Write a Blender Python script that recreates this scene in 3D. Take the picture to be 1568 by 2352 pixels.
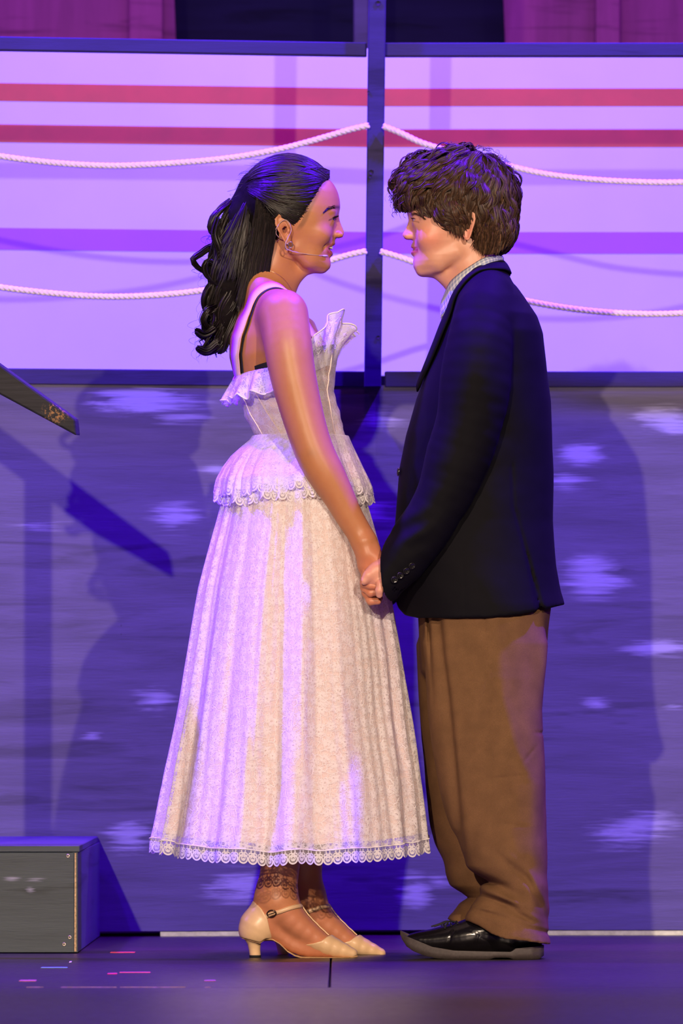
import bpy, bmesh, math, random
import numpy as np
from mathutils import Vector, Matrix
for _o in list(bpy.data.objects): bpy.data.objects.remove(_o)
SC = bpy.context.scene
COL = SC.collection
PI = math.pi
rng = np.random.default_rng(7)
# ---------------------------------------------------------------- camera
D = 12.0; CH = 0.505; PPM = 1100.0
cam_d = bpy.data.cameras.new('camera'); cam = bpy.data.objects.new('camera', cam_d); COL.objects.link(cam)
cam.location = (0, -D, CH); cam.rotation_euler = (PI/2, 0, 0)
cam_d.sensor_fit = 'HORIZONTAL'; cam_d.sensor_width = 36
cam_d.lens = 36*PPM*D/1568; cam_d.shift_y = (1640-1176)/1568
cam_d.clip_end = 200
cam_d.dof.use_dof = True; cam_d.dof.focus_distance = D-0.15; cam_d.dof.aperture_fstop = 9
SC.camera = cam
# ---------------------------------------------------------------- world
W = bpy.data.worlds.new('World'); SC.world = W; W.use_nodes = True
W.node_tree.nodes['Background'].inputs[0].default_value = (0.16, 0.07, 0.45, 1)
W.node_tree.nodes['Background'].inputs[1].default_value = 0.035
# ---------------------------------------------------------------- lamps of the stage rig
def spot(name, loc, target, power, color, size=0.06, angle=40, blend=0.4):
    l = bpy.data.lights.new(name, 'SPOT'); l.energy = power; l.color = color; l.shadow_soft_size = size
    l.spot_size = math.radians(angle); l.spot_blend = blend
    o = bpy.data.objects.new(name, l); COL.objects.link(o); o.location = loc
    o.rotation_euler = (Vector(target)-Vector(loc)).to_track_quat('-Z', 'Y').to_euler()
    return o
WARM = (1.0, 0.80, 0.60)
KEY = (1.0, 0.76, 0.56)
spot('key_lamp', (-2.05, -11, 3.5), (0.05, 0, 0.8), 3500, KEY, 0.06, 26, 0.7)
spot('key_lamp', (3.1, -11, 4.85), (-0.05, 0, 0.8), 3200, KEY, 0.07, 26, 0.7)
BLUE = (0.09, 0.0, 1.0)
spot('blue_lamp', (2.4, 0.15, 5.6), (0.4, 1.0, 0.6), 5400, BLUE, 0.10, 56, 0.5)
spot('blue_lamp', (-2.4, 0.15, 5.6), (-0.4, 1.0, 0.6), 5400, BLUE, 0.10, 56, 0.5)
spot('violet_lamp', (0.0, -0.5, 6.2), (0.0, 0.2, 1.2), 240, (0.75, 0.10, 1.0), 0.15, 60)
spot('side_lamp', (-5.5, 0.35, 3.2), (0, -0.1, 1.1), 330, (0.24, 0.02, 1.0), 0.12, 40)
spot('side_lamp', (5.5, 0.25, 3.4), (0, -0.1, 1.1), 330, (0.24, 0.02, 1.0), 0.12, 40)
spot('deck_lamp', (-2.2, 2.4, 4.6), (-1.0, 3.2, 2.2), 480, (0.62, 0.08, 1.0), 0.2, 100)
spot('deck_lamp', (2.4, 2.4, 4.6), (1.1, 3.2, 2.2), 520, (0.62, 0.08, 1.0), 0.2, 100)
def strip(name, loc, rot, w, h, power, color):
    l = bpy.data.lights.new(name, 'AREA'); l.shape = 'RECTANGLE'; l.size = w; l.size_y = h; l.energy = power; l.color = color
    o = bpy.data.objects.new(name, l); COL.objects.link(o); o.location = loc; o.rotation_euler = rot; return o
strip('batten_lamp', (0, 1.45, 3.3), (math.radians(30), 0, 0), 4.5, 0.2, 130, (0.56, 0.31, 1.0))
SC.view_settings.view_transform = 'Standard'; SC.view_settings.look = 'None'
SC.view_settings.gamma = 1; SC.view_settings.use_curve_mapping = False
SC.view_settings.exposure = 0.0

# ================================================================ helpers
def P(px, py, y=0.0):
    s = (D+y)/D
    return np.array([(px-784)/PPM*s, y, CH+(1640-py)/PPM*s])
def Pn(pts):
    a = np.array(pts, float); s = (D+a[:, 2])/D
    return np.stack([(a[:, 0]-784)/PPM*s, a[:, 2], CH+(1640-a[:, 1])/PPM*s], 1)
def sx(px): return (px-784)/PPM
def sz(py): return CH+(1640-py)/PPM
def empty(name, loc, label, cat, group=None):
    o = bpy.data.objects.new(name, None); COL.objects.link(o); o.location = loc
    o.empty_display_size = 0.1
    o['label'] = label; o['category'] = cat
    if group: o['group'] = group
    return o
def make_mesh(name, V, F, mat, parent=None, smooth=True, uv=None, col=None):
    """V (n,3), F: (m,4) or (m,3) int array or list of arrays of both, UV per vertex"""
    if isinstance(F, np.ndarray): F = [F]
    me = bpy.data.meshes.new(name)
    V = np.asarray(V, np.float32)
    me.vertices.add(len(V)); me.vertices.foreach_set('co', V.ravel())
    F = [np.asarray(f, np.int32) for f in F if len(f)]
    lp = np.concatenate([f.ravel() for f in F]); tot = np.concatenate([np.full(len(f), f.shape[1], np.int32) for f in F])
    st = np.concatenate([[0], np.cumsum(tot)[:-1]]).astype(np.int32)
    me.loops.add(len(lp)); me.loops.foreach_set('vertex_index', lp)
    me.polygons.add(len(tot)); me.polygons.foreach_set('loop_start', st)
    try: me.polygons.foreach_set('loop_total', tot)
    except Exception: pass
    me.update(calc_edges=True)
    me.polygons.foreach_set('use_smooth', np.full(len(tot), smooth, bool))
    if uv is not None:
        l = me.uv_layers.new(name='UVMap'); l.data.foreach_set('uv', np.asarray(uv, np.float32)[lp].ravel())
    if col is not None:
        c = me.color_attributes.new('Col', 'FLOAT_COLOR', 'POINT')
        c4 = np.ones((len(V), 4), np.float32); c4[:, :3] = col; c.data.foreach_set('color', c4.ravel())
    if mat is not None: me.materials.append(mat)
    me.validate(); me.update()
    o = bpy.data.objects.new(name, me); COL.objects.link(o)
    if parent is not None:
        o.parent = parent
        if parent.type == 'EMPTY': o.matrix_parent_inverse = Matrix.Translation(-parent.location)
    return o
class MB:
    def __init__(s): s.V = []; s.Q = []; s.T = []; s.n = 0; s.U = []
    def add(s, V, Q=None, T=None, uv=None):
        V = np.asarray(V, float)
        if Q is not None and len(Q): s.Q.append(np.asarray(Q, int)+s.n)
        if T is not None and len(T): s.T.append(np.asarray(T, int)+s.n)
        s.V.append(V); s.n += len(V)
        s.U.append(np.asarray(uv, float) if uv is not None else V[:, [0, 2]])
        return s
    def build(s, name, mat, parent=None, smooth=True, **k):
        F = []
        if s.Q: F.append(np.concatenate(s.Q))
        if s.T: F.append(np.concatenate(s.T))
        return make_mesh(name, np.concatenate(s.V), F, mat, parent, smooth, uv=np.concatenate(s.U), **k)
    def box8(s, c):  # 8 corners: bottom 4 ccw, top 4 ccw
        return s.add(c, [[0, 3, 2, 1], [4, 5, 6, 7], [0, 1, 5, 4], [1, 2, 6, 5], [2, 3, 7, 6], [3, 0, 4, 7]])
    def box(s, x0, x1, y0, y1, z0, z1):
        return s.box8([(x0, y0, z0), (x1, y0, z0), (x1, y1, z0), (x0, y1, z0), (x0, y0, z1), (x1, y0, z1), (x1, y1, z1), (x0, y1, z1)])
    def tube(s, path, r, n=8, cap=True):
        V, Q = tubes(np.asarray(path, float)[None], np.broadcast_to(np.asarray(r, float), (1, len(path))), n)
        s.add(V, Q)
        if cap:
            for e in (0, len(path)-1):
                c = np.asarray(path[e]); s.add(np.vstack([V[e*n:(e+1)*n], c]), None, [[i, (i+1) % n, n] if e else [(i+1) % n, i, n] for i in range(n)])
        return s
    def grid(s, G, closed=False, uv=None):
        a, b = G.shape[:2]; I = np.arange(a*b).reshape(a, b)
        if closed: I = np.concatenate([I, I[:, :1]], 1)
        Q = np.stack([I[:-1, :-1], I[:-1, 1:], I[1:, 1:], I[1:, :-1]], -1).reshape(-1, 4)
        return s.add(G.reshape(-1, 3), Q, uv=None if uv is None else uv.reshape(-1, 2))
def bevel(o, w=0.002, seg=2):
    m = o.modifiers.new('bevel', 'BEVEL'); m.width = w; m.segments = seg; m.limit_method = 'ANGLE'
    m.harden_normals = False
    return o
def solid(o, t=0.002, off=0):
    m = o.modifiers.new('thickness', 'SOLIDIFY'); m.thickness = t; m.offset = off; return o
def tubes(Pt, R, n=3):
    """Pt (S,N,3), R (S,N) -> verts, quads (verts ordered S,N,n)"""
    S, N, _ = Pt.shape
    T = np.gradient(Pt, axis=1); T /= np.linalg.norm(T, axis=2, keepdims=True)+1e-12
    ref = np.zeros_like(T); ref[..., 1] = 1.0
    bad = np.abs(T[..., 1]) > 0.93
    ref[bad] = (1, 0, 0)
    if N > 2:
        maj = bad.mean(1) > 0.5; ref[maj] = (1, 0, 0); ref[~maj] = (0, 1, 0)
    A = np.cross(T, ref); A /= np.linalg.norm(A, axis=2, keepdims=True)+1e-12
    B = np.cross(T, A)
    th = np.arange(n)*2*PI/n
    V = Pt[:, :, None, :]+R[:, :, None, None]*(np.cos(th)[None, None, :, None]*A[:, :, None, :]+np.sin(th)[None, None, :, None]*B[:, :, None, :])
    I = np.arange(S*N*n).reshape(S, N, n); J = np.roll(I, -1, 2)
    Q = np.stack([I[:, :-1], I[:, 1:], J[:, 1:], J[:, :-1]], -1).reshape(-1, 4)
    return V.reshape(-1, 3), Q
def ribbons(Pt, R, ctr, roll, flat=False):
    S, N, _ = Pt.shape
    T = np.gradient(Pt, axis=1); T /= np.linalg.norm(T, axis=2, keepdims=True)+1e-12
    g = (Pt-ctr)*np.array([1, 1.6, .6]); g -= (g*T).sum(2, keepdims=True)*T; g /= np.linalg.norm(g, axis=2, keepdims=True)+1e-9
    A = np.cross(T, g); c = np.cos(roll)[:, None, None]; s_ = np.sin(roll)[:, None, None]; A2 = A*c+g*s_; B2 = g*c-A*s_
    if flat:
        V = np.stack([Pt-A2*R[..., None], Pt+A2*R[..., None]], 2); I = np.arange(S*N*2).reshape(S, N, 2)
        return V.reshape(-1, 3), np.stack([I[:, :-1, 0], I[:, :-1, 1], I[:, 1:, 1], I[:, 1:, 0]], -1).reshape(-1, 4)
    V = np.stack([Pt-A2*R[..., None], Pt+B2*(R[..., None]*.7), Pt+A2*R[..., None]], 2)
    I = np.arange(S*N*3).reshape(S, N, 3); Q = np.concatenate([np.stack([I[:, :-1, k], I[:, :-1, k+1], I[:, 1:, k+1], I[:, 1:, k]], -1).reshape(-1, 4) for k in (0, 1)])
    return V.reshape(-1, 3), Q
def strands(name, Pt, R, mat, parent, n=3, col=None):
    V, Q = tubes(Pt, R, n)
    if col is not None: col = np.repeat(col, Pt.shape[1]*n, 0)
    return make_mesh(name, V, Q, mat, parent, True, col=col)
def spline(pts, n):
    p = np.asarray(pts, float); m = len(p)
    d = np.concatenate([[0], np.cumsum(np.linalg.norm(np.diff(p, axis=0), axis=1))]); d /= d[-1]
    t = np.linspace(0, 1, n); i = np.clip(np.searchsorted(d, t, 'right')-1, 0, m-2)
    tan = np.gradient(p, d, axis=0) if m > 2 else np.repeat((p[1:]-p[:1]), 2, 0)
    h = (d[i+1]-d[i])[:, None]; u = ((t-d[i])[:, None])/h
    return (2*u**3-3*u**2+1)*p[i]+(u**3-2*u**2+u)*h*tan[i]+(-2*u**3+3*u**2)*p[i+1]+(u**3-u**2)*h*tan[i+1]
# ---------------------------------------------------------------- value noise
_NG = np.random.default_rng(3).random((32, 32, 32)).astype(np.float32)*2-1
def noise(p):
    p = np.asarray(p, float); i = np.floor(p).astype(int); f = p-i; f = f*f*(3-2*f); i &= 31; j = (i+1) & 31
    def g(a, b, c): return _NG[a, b, c]
    x0, y0, z0 = i[..., 0], i[..., 1], i[..., 2]; x1, y1, z1 = j[..., 0], j[..., 1], j[..., 2]
    fx, fy, fz = f[..., 0], f[..., 1], f[..., 2]
    a = g(x0, y0, z0)*(1-fx)+g(x1, y0, z0)*fx; b = g(x0, y1, z0)*(1-fx)+g(x1, y1, z0)*fx
    c = g(x0, y0, z1)*(1-fx)+g(x1, y0, z1)*fx; d = g(x0, y1, z1)*(1-fx)+g(x1, y1, z1)*fx
    return (a*(1-fy)+b*fy)*(1-fz)+(c*(1-fy)+d*fy)*fz
# ---------------------------------------------------------------- signed distance modelling
def smin(a, b, k):
    if k <= 0: return np.minimum(a, b)
    h = np.maximum(k-np.abs(a-b), 0)/k
    return np.minimum(a, b)-h*h*k*0.25
def smax(a, b, k): return -smin(-a, -b, k)
def d_cone(p, a, b, ra, rb, ys=1.0, yc=0.0):
    if ys != 1.0:
        p = p.copy(); p[:, 1] = (p[:, 1]-yc)/ys+yc
    ba = b-a; pa = p-a; t = np.clip(pa@ba/(ba@ba), 0, 1)
    return np.linalg.norm(pa-t[:, None]*ba, axis=1)-(ra+(rb-ra)*t)
def d_ell(p, c, r, R=None):
    q = p-c
    if R is not None: q = q@R
    r = np.asarray(r, float); k0 = np.linalg.norm(q/r, axis=1); k1 = np.linalg.norm(q/r**2, axis=1)
    return k0*(k0-1)/np.maximum(k1, 1e-9)
class SDF:
    def __init__(s): s.it = []
    def add(s, fn, lo, hi, k=0.0, mir=False, sub=False):
        s.it.append((fn, np.asarray(lo, float)-0.01, np.asarray(hi, float)+0.01, k, mir, sub)); return s
    def ell(s, c, r, k=0.01, mir=False, sub=False, rot=None, rx=None):
        c = np.asarray(c, float); r = np.asarray(r, float); R = None
        if rot is not None: R = np.array(Matrix.Rotation(rot, 3, rx or 'Y'))
        m = r.max() if rot is not None else r
        return s.add(lambda p: d_ell(p, c, r, R), c-m, c+m, k, mir, sub)
    def chain(s, pts, k=0.01, ki=0.008, mir=False, sub=False, ys=1.0, world=False, fine=0):
        a = np.asarray(pts, float)
        if fine: a = spline(a*[1, 1, 1000, 1000], (len(a)-1)*fine+1)/[1, 1, 1000, 1000]; ki = 0.002
        q = a[:, :3] if world else Pn(a[:, :3]); r = a[:, 3]; rm = r.max()*max(ys, 1); yc = q[:, 1].mean()
        def fn(p):
            d = None
            for i in range(len(q)-1):
                e = d_cone(p, q[i], q[i+1], r[i], r[i+1], ys, yc)
                d = e if d is None else smin(d, e, ki)
            return d
        return s.add(fn, q.min(0)-rm, q.max(0)+rm, k, mir, sub)
    def loft(s, rows, y0=0.0, k=0.02, mir=False, p=2.2, prof=None, cap=0.01, sub=False, zc=None):
        """rows: (py, front_px, back_px, halfwidth[, p[, y]]) ; front/back only name the two x limits"""
        R = np.array([list(r)+[p]*(5-len(r))+([y0] if len(r) < 6 else []) for r in rows], float)
        z = sz(R[:, 0])[::-1]; xa = sx(R[:, 1])[::-1]; xb = sx(R[:, 2])[::-1]; w = R[::-1, 3]; pp = R[::-1, 4]; yy = R[::-1, 5]
        def fn(q):
            Z = q[:, 2]; Y = q[:, 1]-np.interp(Z, z, yy)
            fa = np.interp(Z, z, xa); fb = np.interp(Z, z, xb); ww = np.interp(Z, z, w); e = np.interp(Z, z, pp)
            if prof is not None: fa = fa+prof(Z, Y)
            c = (fa+fb)/2; a = np.abs(fa-fb)/2
            g = ((np.abs(q[:, 0]-c)/a)**e+(np.abs(Y)/ww)**e)**(1/e)
            d = (g-1)*np.minimum(a, ww)
            if cap is not None: d = smax(d, np.maximum(Z-z[-1], z[0]-Z), cap)
            return d
        wm = w.max()
        return s.add(fn, (min(xa.min(), xb.min())-0.03, yy.min()-wm, z[0]), (max(xa.max(), xb.max())+0.03, yy.max()+wm, z[-1]), k, mir, sub)
    def ev(s, p):
        lo = p.min(0); hi = p.max(0); d = np.full(len(p), 1.0); pm = None
        for fn, a, b, k, mir, sub in s.it:
            if mir:
                if pm is None:
                    pm = p.copy(); pm[:, 1] = -np.abs(pm[:, 1]-s.yc)+s.yc
                    lm = pm.min(0); hm = pm.max(0)
                q, l, h = pm, lm, hm
            else: q, l, h = p, lo, hi
            m = k+0.012
            if np.any(l > b+m) or np.any(h < a-m): continue
            e = fn(q)
            d = smax(d, -e, k) if sub else smin(d, e, k)
        return d
    yc = 0.0
def onto(S, p, d, n=5):
    p = np.array(p, float); e = 5e-4
    for _ in range(n+1):
        v = S.ev(p); g = np.stack([S.ev(p+np.eye(3)[k]*e)-S.ev(p-np.eye(3)[k]*e) for k in range(3)], 1); g /= np.linalg.norm(g, axis=1, keepdims=True)+1e-12
        if _ < n: p = p-(v-d)[:, None]*g
    return p, g
def ribbon(mb, p, nrm, w, th=0.0012, flip=1, shift=0.0):
    """flat strap following p (n,3), lying on surface normal nrm, widths w"""
    T = np.gradient(p, axis=0); T /= np.linalg.norm(T, axis=1)[:, None]
    W_ = np.cross(T, nrm); W_ /= np.linalg.norm(W_, axis=1)[:, None]; w = np.broadcast_to(w, len(p))[:, None]
    c = p+W_*shift
    G = np.stack([c-W_*w/2, c-W_*w/2+nrm*th, c+W_*0+nrm*(th*1.25), c+W_*w/2+nrm*th, c+W_*w/2], 1)
    return mb.grid(G)
def polyd(px, py, poly):
    """signed distance in pixels to a polygon (negative inside)"""
    P_ = np.array(poly, float); d = np.full(len(px), 1e9); ins = np.zeros(len(px), bool)
    for i in range(len(P_)):
        a = P_[i]; b = P_[(i+1) % len(P_)]; e = b-a; wx = px-a[0]; wy = py-a[1]; t = np.clip((wx*e[0]+wy*e[1])/(e@e), 0, 1)
        d = np.minimum(d, (wx-t*e[0])**2+(wy-t*e[1])**2)
        c = ((a[1] <= py) != (b[1] <= py)) & (px < e[0]*(py-a[1])/(e[1] if e[1] else 1e-9)+a[0]); ins ^= c
    return np.where(ins, -1, 1)*np.sqrt(d)
def pxs(p): s = (D+p[:, 1])/D; return p[:, 0]/s*PPM+784, 1640-(p[:, 2]-CH)/s*PPM
def axis(segs):
    out = []
    for a, b, h in segs: out.append(np.linspace(a, b, max(2, int(round((b-a)/h))+1))[:-1])
    out.append([segs[-1][1]]); g = np.concatenate(out)
    n = (-(len(g)-1)) % 8; h = g[-1]-g[-2]
    return np.concatenate([g, g[-1]+h*np.arange(1, n+1)])
def sdf_mesh(S, xs, ys, zs):
    B = 8; ev = S.ev if hasattr(S, 'ev') else S
    ax = [xs, ys, zs]; nb = [(len(a)-1)//B for a in ax]
    st = [a[:-1:B] for a in ax]; en = [a[B::B] for a in ax]
    C = np.stack(np.meshgrid(*[(a+b)/2 for a, b in zip(st, en)], indexing='ij'), -1).reshape(-1, 3)
    H = np.stack(np.meshgrid(*[(b-a)/2 for a, b in zip(st, en)], indexing='ij'), -1).reshape(-1, 3)
    hd = np.linalg.norm(H, axis=1)
    bi = np.stack(np.meshgrid(*[np.arange(n) for n in nb], indexing='ij'), -1).reshape(-1, 3)
    o = np.lexsort((bi[:, 1]//2, bi[:, 0]//2, bi[:, 2]//2)); C, hd, bi = C[o], hd[o], bi[o]
    f = np.concatenate([ev(C[i:i+256]) for i in range(0, len(C), 256)])
    act = np.abs(f) < hd*1.5+0.002
    bi = bi[act]; nB = len(bi)
    L = np.arange(B+1); vals = np.empty((nB, 9, 9, 9), np.float32)
    for i in range(0, nB, 24):
        b = bi[i:i+24]
        X = xs[b[:, 0, None]*B+L]; Y = ys[b[:, 1, None]*B+L]; Z = zs[b[:, 2, None]*B+L]
        G = np.empty((len(b), 9, 9, 9, 3)); G[..., 0] = X[:, :, None, None]; G[..., 1] = Y[:, None, :, None]; G[..., 2] = Z[:, None, None, :]
        vals[i:i+24] = ev(G.reshape(-1, 3)).reshape(len(b), 9, 9, 9)
    ins = vals < 0
    cnt = np.zeros((nB, 8, 8, 8), np.int8)
    cor = [(a, b, c) for a in (0, 1) for b in (0, 1) for c in (0, 1)]
    for a, b, c in cor: cnt += ins[:, a:a+8, b:b+8, c:c+8]
    N0, I0, J0, K0 = np.nonzero((cnt > 0) & (cnt < 8))
    cv = np.stack([vals[N0, I0+a, J0+b, K0+c] for a, b, c in cor], 1)
    NY = len(ys)+1; NZ = len(zs)+1
    gi = bi[N0]*B+np.stack([I0, J0, K0], 1)
    cid = (gi[:, 0]*NY+gi[:, 1]).astype(np.int64)*NZ+gi[:, 2]
    acc = np.zeros((len(N0), 3)); m = np.zeros(len(N0))
    for i in range(8):
        for j in range(i+1, 8):
            if sum(x != y for x, y in zip(cor[i], cor[j])) != 1: continue
            va, vb = cv[:, i], cv[:, j]; x = (va < 0) != (vb < 0)
            t = np.where(x, va/np.where(x, va-vb, 1), 0)
            for k in range(3): acc[:, k] += np.where(x, cor[i][k]+t*(cor[j][k]-cor[i][k]), 0)
            m += x
    acc /= m[:, None]
    V = np.stack([ax[k][gi[:, k]]+acc[:, k]*(ax[k][gi[:, k]+1]-ax[k][gi[:, k]]) for k in range(3)], 1)
    od = np.argsort(cid); sc_ = cid[od]
    def look(g):
        q = (g[:, 0]*NY+g[:, 1]).astype(np.int64)*NZ+g[:, 2]; i = np.searchsorted(sc_, q); i = np.clip(i, 0, len(sc_)-1)
        return np.where(sc_[i] == q, od[i], -1)
    F = []
    for k in range(3):
        a = ins[:, :8, :8, :8]; sl = [slice(0, 8)]*3; sl[k] = slice(1, 9); b = ins[:, sl[0], sl[1], sl[2]]
        N, I, J, K = np.nonzero(a != b); g = bi[N]*B+np.stack([I, J, K], 1)
        u = np.zeros(3, int); v = np.zeros(3, int); u[(k+1) % 3] = 1; v[(k+2) % 3] = 1
        q = np.stack([look(g-u-v), look(g-v), look(g), look(g-u)], 1)
        fl = a[N, I, J, K]; q = np.where(fl[:, None], q, q[:, ::-1])
        F.append(q[(q >= 0).all(1)])
    return V, np.concatenate(F)
def vnormals(V, F):
    n = np.cross(V[F[:, 2]]-V[F[:, 0]], V[F[:, 3 if F.shape[1] > 3 else 1]]-V[F[:, 1]])
    N = np.zeros_like(V)
    for i in range(F.shape[1]):
        for k in range(3): N[:, k] += np.bincount(F[:, i], n[:, k], len(V))
    return N/(np.linalg.norm(N, axis=1, keepdims=True)+1e-12)
def relax(V, F, n=2, lam=0.5):
    for _ in range(n):
        A = np.zeros_like(V); c = np.bincount(F.ravel(), minlength=len(V)).astype(float)*2
        for i in range(4):
            for nb in (F[:, (i+1) % 4], F[:, (i-1) % 4]):
                for k in range(3): A[:, k] += np.bincount(F[:, i], V[nb, k], len(V))
        V = V+lam*(A/np.maximum(c, 1)[:, None]-V)
    return V
# ---------------------------------------------------------------- material helpers
class NT:
    def __init__(s, name):
        s.m = bpy.data.materials.new(name); s.m.use_nodes = True; s.t = s.m.node_tree; s.t.nodes.clear()
        s.out = s.t.nodes.new('ShaderNodeOutputMaterial')
    def n(s, ty, **k):
        x = s.t.nodes.new(ty)
        for a, b in k.items(): setattr(x, a, b)
        return x
    def set(s, sock, v):
        if isinstance(v, bpy.types.NodeSocket): s.t.links.new(v, sock)
        elif v is not None:
            if isinstance(v, (tuple, list)) and len(v) == 3 and sock.type == 'RGBA': v = (*v, 1)
            sock.default_value = v
    def math(s, op, a, b=None, c=None, clamp=False):
        x = s.n('ShaderNodeMath', operation=op, use_clamp=clamp); s.set(x.inputs[0], a); s.set(x.inputs[1], b); s.set(x.inputs[2], c); return x.outputs[0]
    def vmath(s, op, a, b=None, out=0):
        x = s.n('ShaderNodeVectorMath', operation=op); s.set(x.inputs[0], a); s.set(x.inputs[1], b); return x.outputs[out]
    def noise(s, vec, scale=5, detail=2, rough=0.5, dist=0, dims='3D', col=False):
        x = s.n('ShaderNodeTexNoise', noise_dimensions=dims); s.set(x.inputs['Vector'], vec)
        x.inputs['Scale'].default_value = scale; x.inputs['Detail'].default_value = detail; x.inputs['Roughness'].default_value = rough; x.inputs['Distortion'].default_value = dist
        return x.outputs[1 if col else 0]
    def ramp(s, v, lo, hi, a=0.0, b=1.0):
        x = s.n('ShaderNodeMapRange', clamp=True); s.set(x.inputs[0], v)
        for i, q in enumerate((lo, hi, a, b)): x.inputs[i+1].default_value = q
        return x.outputs[0]
    def mix(s, f, a, b):
        x = s.n('ShaderNodeMix', data_type='RGBA'); s.set(x.inputs[0], f); s.set(x.inputs[6], a); s.set(x.inputs[7], b); return x.outputs[2]
    def map(s, vec, scale=(1, 1, 1), loc=(0, 0, 0), rot=(0, 0, 0)):
        x = s.n('ShaderNodeMapping'); s.set(x.inputs[0], vec); x.inputs['Scale'].default_value = scale; x.inputs['Location'].default_value = loc; x.inputs['Rotation'].default_value = rot; return x.outputs[0]
    def geo(s): return s.n('ShaderNodeNewGeometry').outputs['Position']
    def uv(s): return s.n('ShaderNodeTexCoord').outputs['UV']
    def bump(s, h, st=0.3, dist=0.001):
        x = s.n('ShaderNodeBump'); s.set(x.inputs['Height'], h); x.inputs['Strength'].default_value = st; x.inputs['Distance'].default_value = dist; return x.outputs[0]
    def bsdf(s, col, rough=0.5, normal=None, **k):
        x = s.n('ShaderNodeBsdfPrincipled'); s.set(x.inputs['Base Color'], col); s.set(x.inputs['Roughness'], rough)
        if normal is not None: s.set(x.inputs['Normal'], normal)
        for a, b in k.items(): s.set(x.inputs[a.replace('_', ' ')], b)
        return x.outputs[0]
    def fin(s, sh, alpha=None):
        if alpha is not None:
            t = s.n('ShaderNodeBsdfTransparent'); x = s.n('ShaderNodeMixShader'); s.set(x.inputs[0], alpha); s.set(x.inputs[1], t.outputs[0]); s.set(x.inputs[2], sh); sh = x.outputs[0]
        s.t.links.new(sh, s.out.inputs[0]); return s.m
def simple(name, col, rough=0.5, nscale=None, namp=0.15, **k):
    t = NT(name)
    c = col
    nrm = None
    if nscale:
        f = t.noise(t.geo(), nscale, 4, 0.6)
        c = t.mix(t.ramp(f, 0.3, 0.7), tuple(v*(1-namp) for v in col), tuple(min(1, v*(1+namp)) for v in col))
        nrm = t.bump(f, 0.2, 0.001)
    return t.fin(t.bsdf(c, rough, nrm, **k))
# ================================================================ materials of the set
def painted(name, base, patches=(), rough=0.55, dark=0.6, vert=False, spec=0.3):
    t = NT(name); g = t.geo()
    sc = (9, 9, 0.9) if vert else (0.9, 0.9, 9)
    st = t.noise(t.map(g, sc, (3, 0, 1)), 2.2, 5, 0.62, 0.6)
    blob = t.noise(t.map(g, (0.8, 0.8, 1.2)), 1.6, 3, 0.5)
    fine = t.noise(t.map(g, (6, 6, 90) if not vert else (90, 90, 6)), 3.0, 3, 0.7, 0.3)
    c = t.mix(t.ramp(st, 0.32, 0.68), tuple(v*dark for v in base), tuple(v*1.25 for v in base))
    c = t.mix(t.ramp(blob, 0.35, 0.7, 0, 0.5), c, tuple(v*1.3 for v in base))
    # darker swept brush marks
    sw = t.noise(t.map(g, (1.2, 1, 14), (0, 0, 4), (0, 0.35, 0)), 1.4, 4, 0.6, 0.8)
    c = t.mix(t.ramp(sw, 0.56, 0.68, 0, 0.7), c, tuple(v*0.45 for v in base))
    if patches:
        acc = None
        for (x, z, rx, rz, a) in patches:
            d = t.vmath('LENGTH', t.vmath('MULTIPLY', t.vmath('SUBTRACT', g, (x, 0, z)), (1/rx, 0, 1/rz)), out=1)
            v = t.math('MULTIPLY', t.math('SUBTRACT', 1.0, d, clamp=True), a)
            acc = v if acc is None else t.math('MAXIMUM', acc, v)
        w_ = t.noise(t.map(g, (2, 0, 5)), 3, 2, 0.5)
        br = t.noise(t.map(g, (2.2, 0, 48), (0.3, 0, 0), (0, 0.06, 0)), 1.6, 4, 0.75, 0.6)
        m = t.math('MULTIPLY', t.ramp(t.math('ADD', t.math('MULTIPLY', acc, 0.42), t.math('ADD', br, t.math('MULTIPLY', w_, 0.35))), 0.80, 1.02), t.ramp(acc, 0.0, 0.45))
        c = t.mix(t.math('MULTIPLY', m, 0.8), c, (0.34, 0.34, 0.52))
    return t.fin(t.bsdf(c, rough, t.bump(fine, 0.25, 0.0015), Specular_IOR_Level=spec))
SLATE = (0.080, 0.070, 0.135)
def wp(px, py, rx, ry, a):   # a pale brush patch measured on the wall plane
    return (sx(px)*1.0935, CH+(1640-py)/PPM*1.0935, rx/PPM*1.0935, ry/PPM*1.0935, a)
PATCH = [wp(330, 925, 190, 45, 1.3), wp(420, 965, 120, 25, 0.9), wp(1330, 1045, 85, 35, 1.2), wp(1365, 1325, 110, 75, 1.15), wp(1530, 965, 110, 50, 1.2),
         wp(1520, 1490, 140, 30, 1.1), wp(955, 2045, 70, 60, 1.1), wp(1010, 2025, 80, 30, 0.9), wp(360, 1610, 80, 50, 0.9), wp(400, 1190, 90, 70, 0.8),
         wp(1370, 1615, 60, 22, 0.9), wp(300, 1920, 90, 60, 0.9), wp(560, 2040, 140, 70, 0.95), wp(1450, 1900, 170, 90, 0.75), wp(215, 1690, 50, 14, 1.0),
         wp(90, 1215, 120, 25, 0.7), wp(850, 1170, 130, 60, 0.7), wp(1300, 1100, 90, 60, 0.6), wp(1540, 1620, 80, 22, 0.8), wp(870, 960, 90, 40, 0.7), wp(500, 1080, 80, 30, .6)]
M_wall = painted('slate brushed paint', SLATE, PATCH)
M_rail = painted('grey trim paint', (0.028, 0.021, 0.080), rough=0.55, dark=0.8, spec=0.1)
M_step = painted('step slate paint', (0.05, 0.065, 0.075), [(sx(75), sz(2025),   .035, .008, .75), (sx(62), sz(2048), .02, .012, .8), (sx(20), sz(2022), .03, .008, .7)], dark=0.8)
M_white = simple('white panel paint', (0.285, 0.28, 0.42), 0.6, 3, 0.04)
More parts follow.
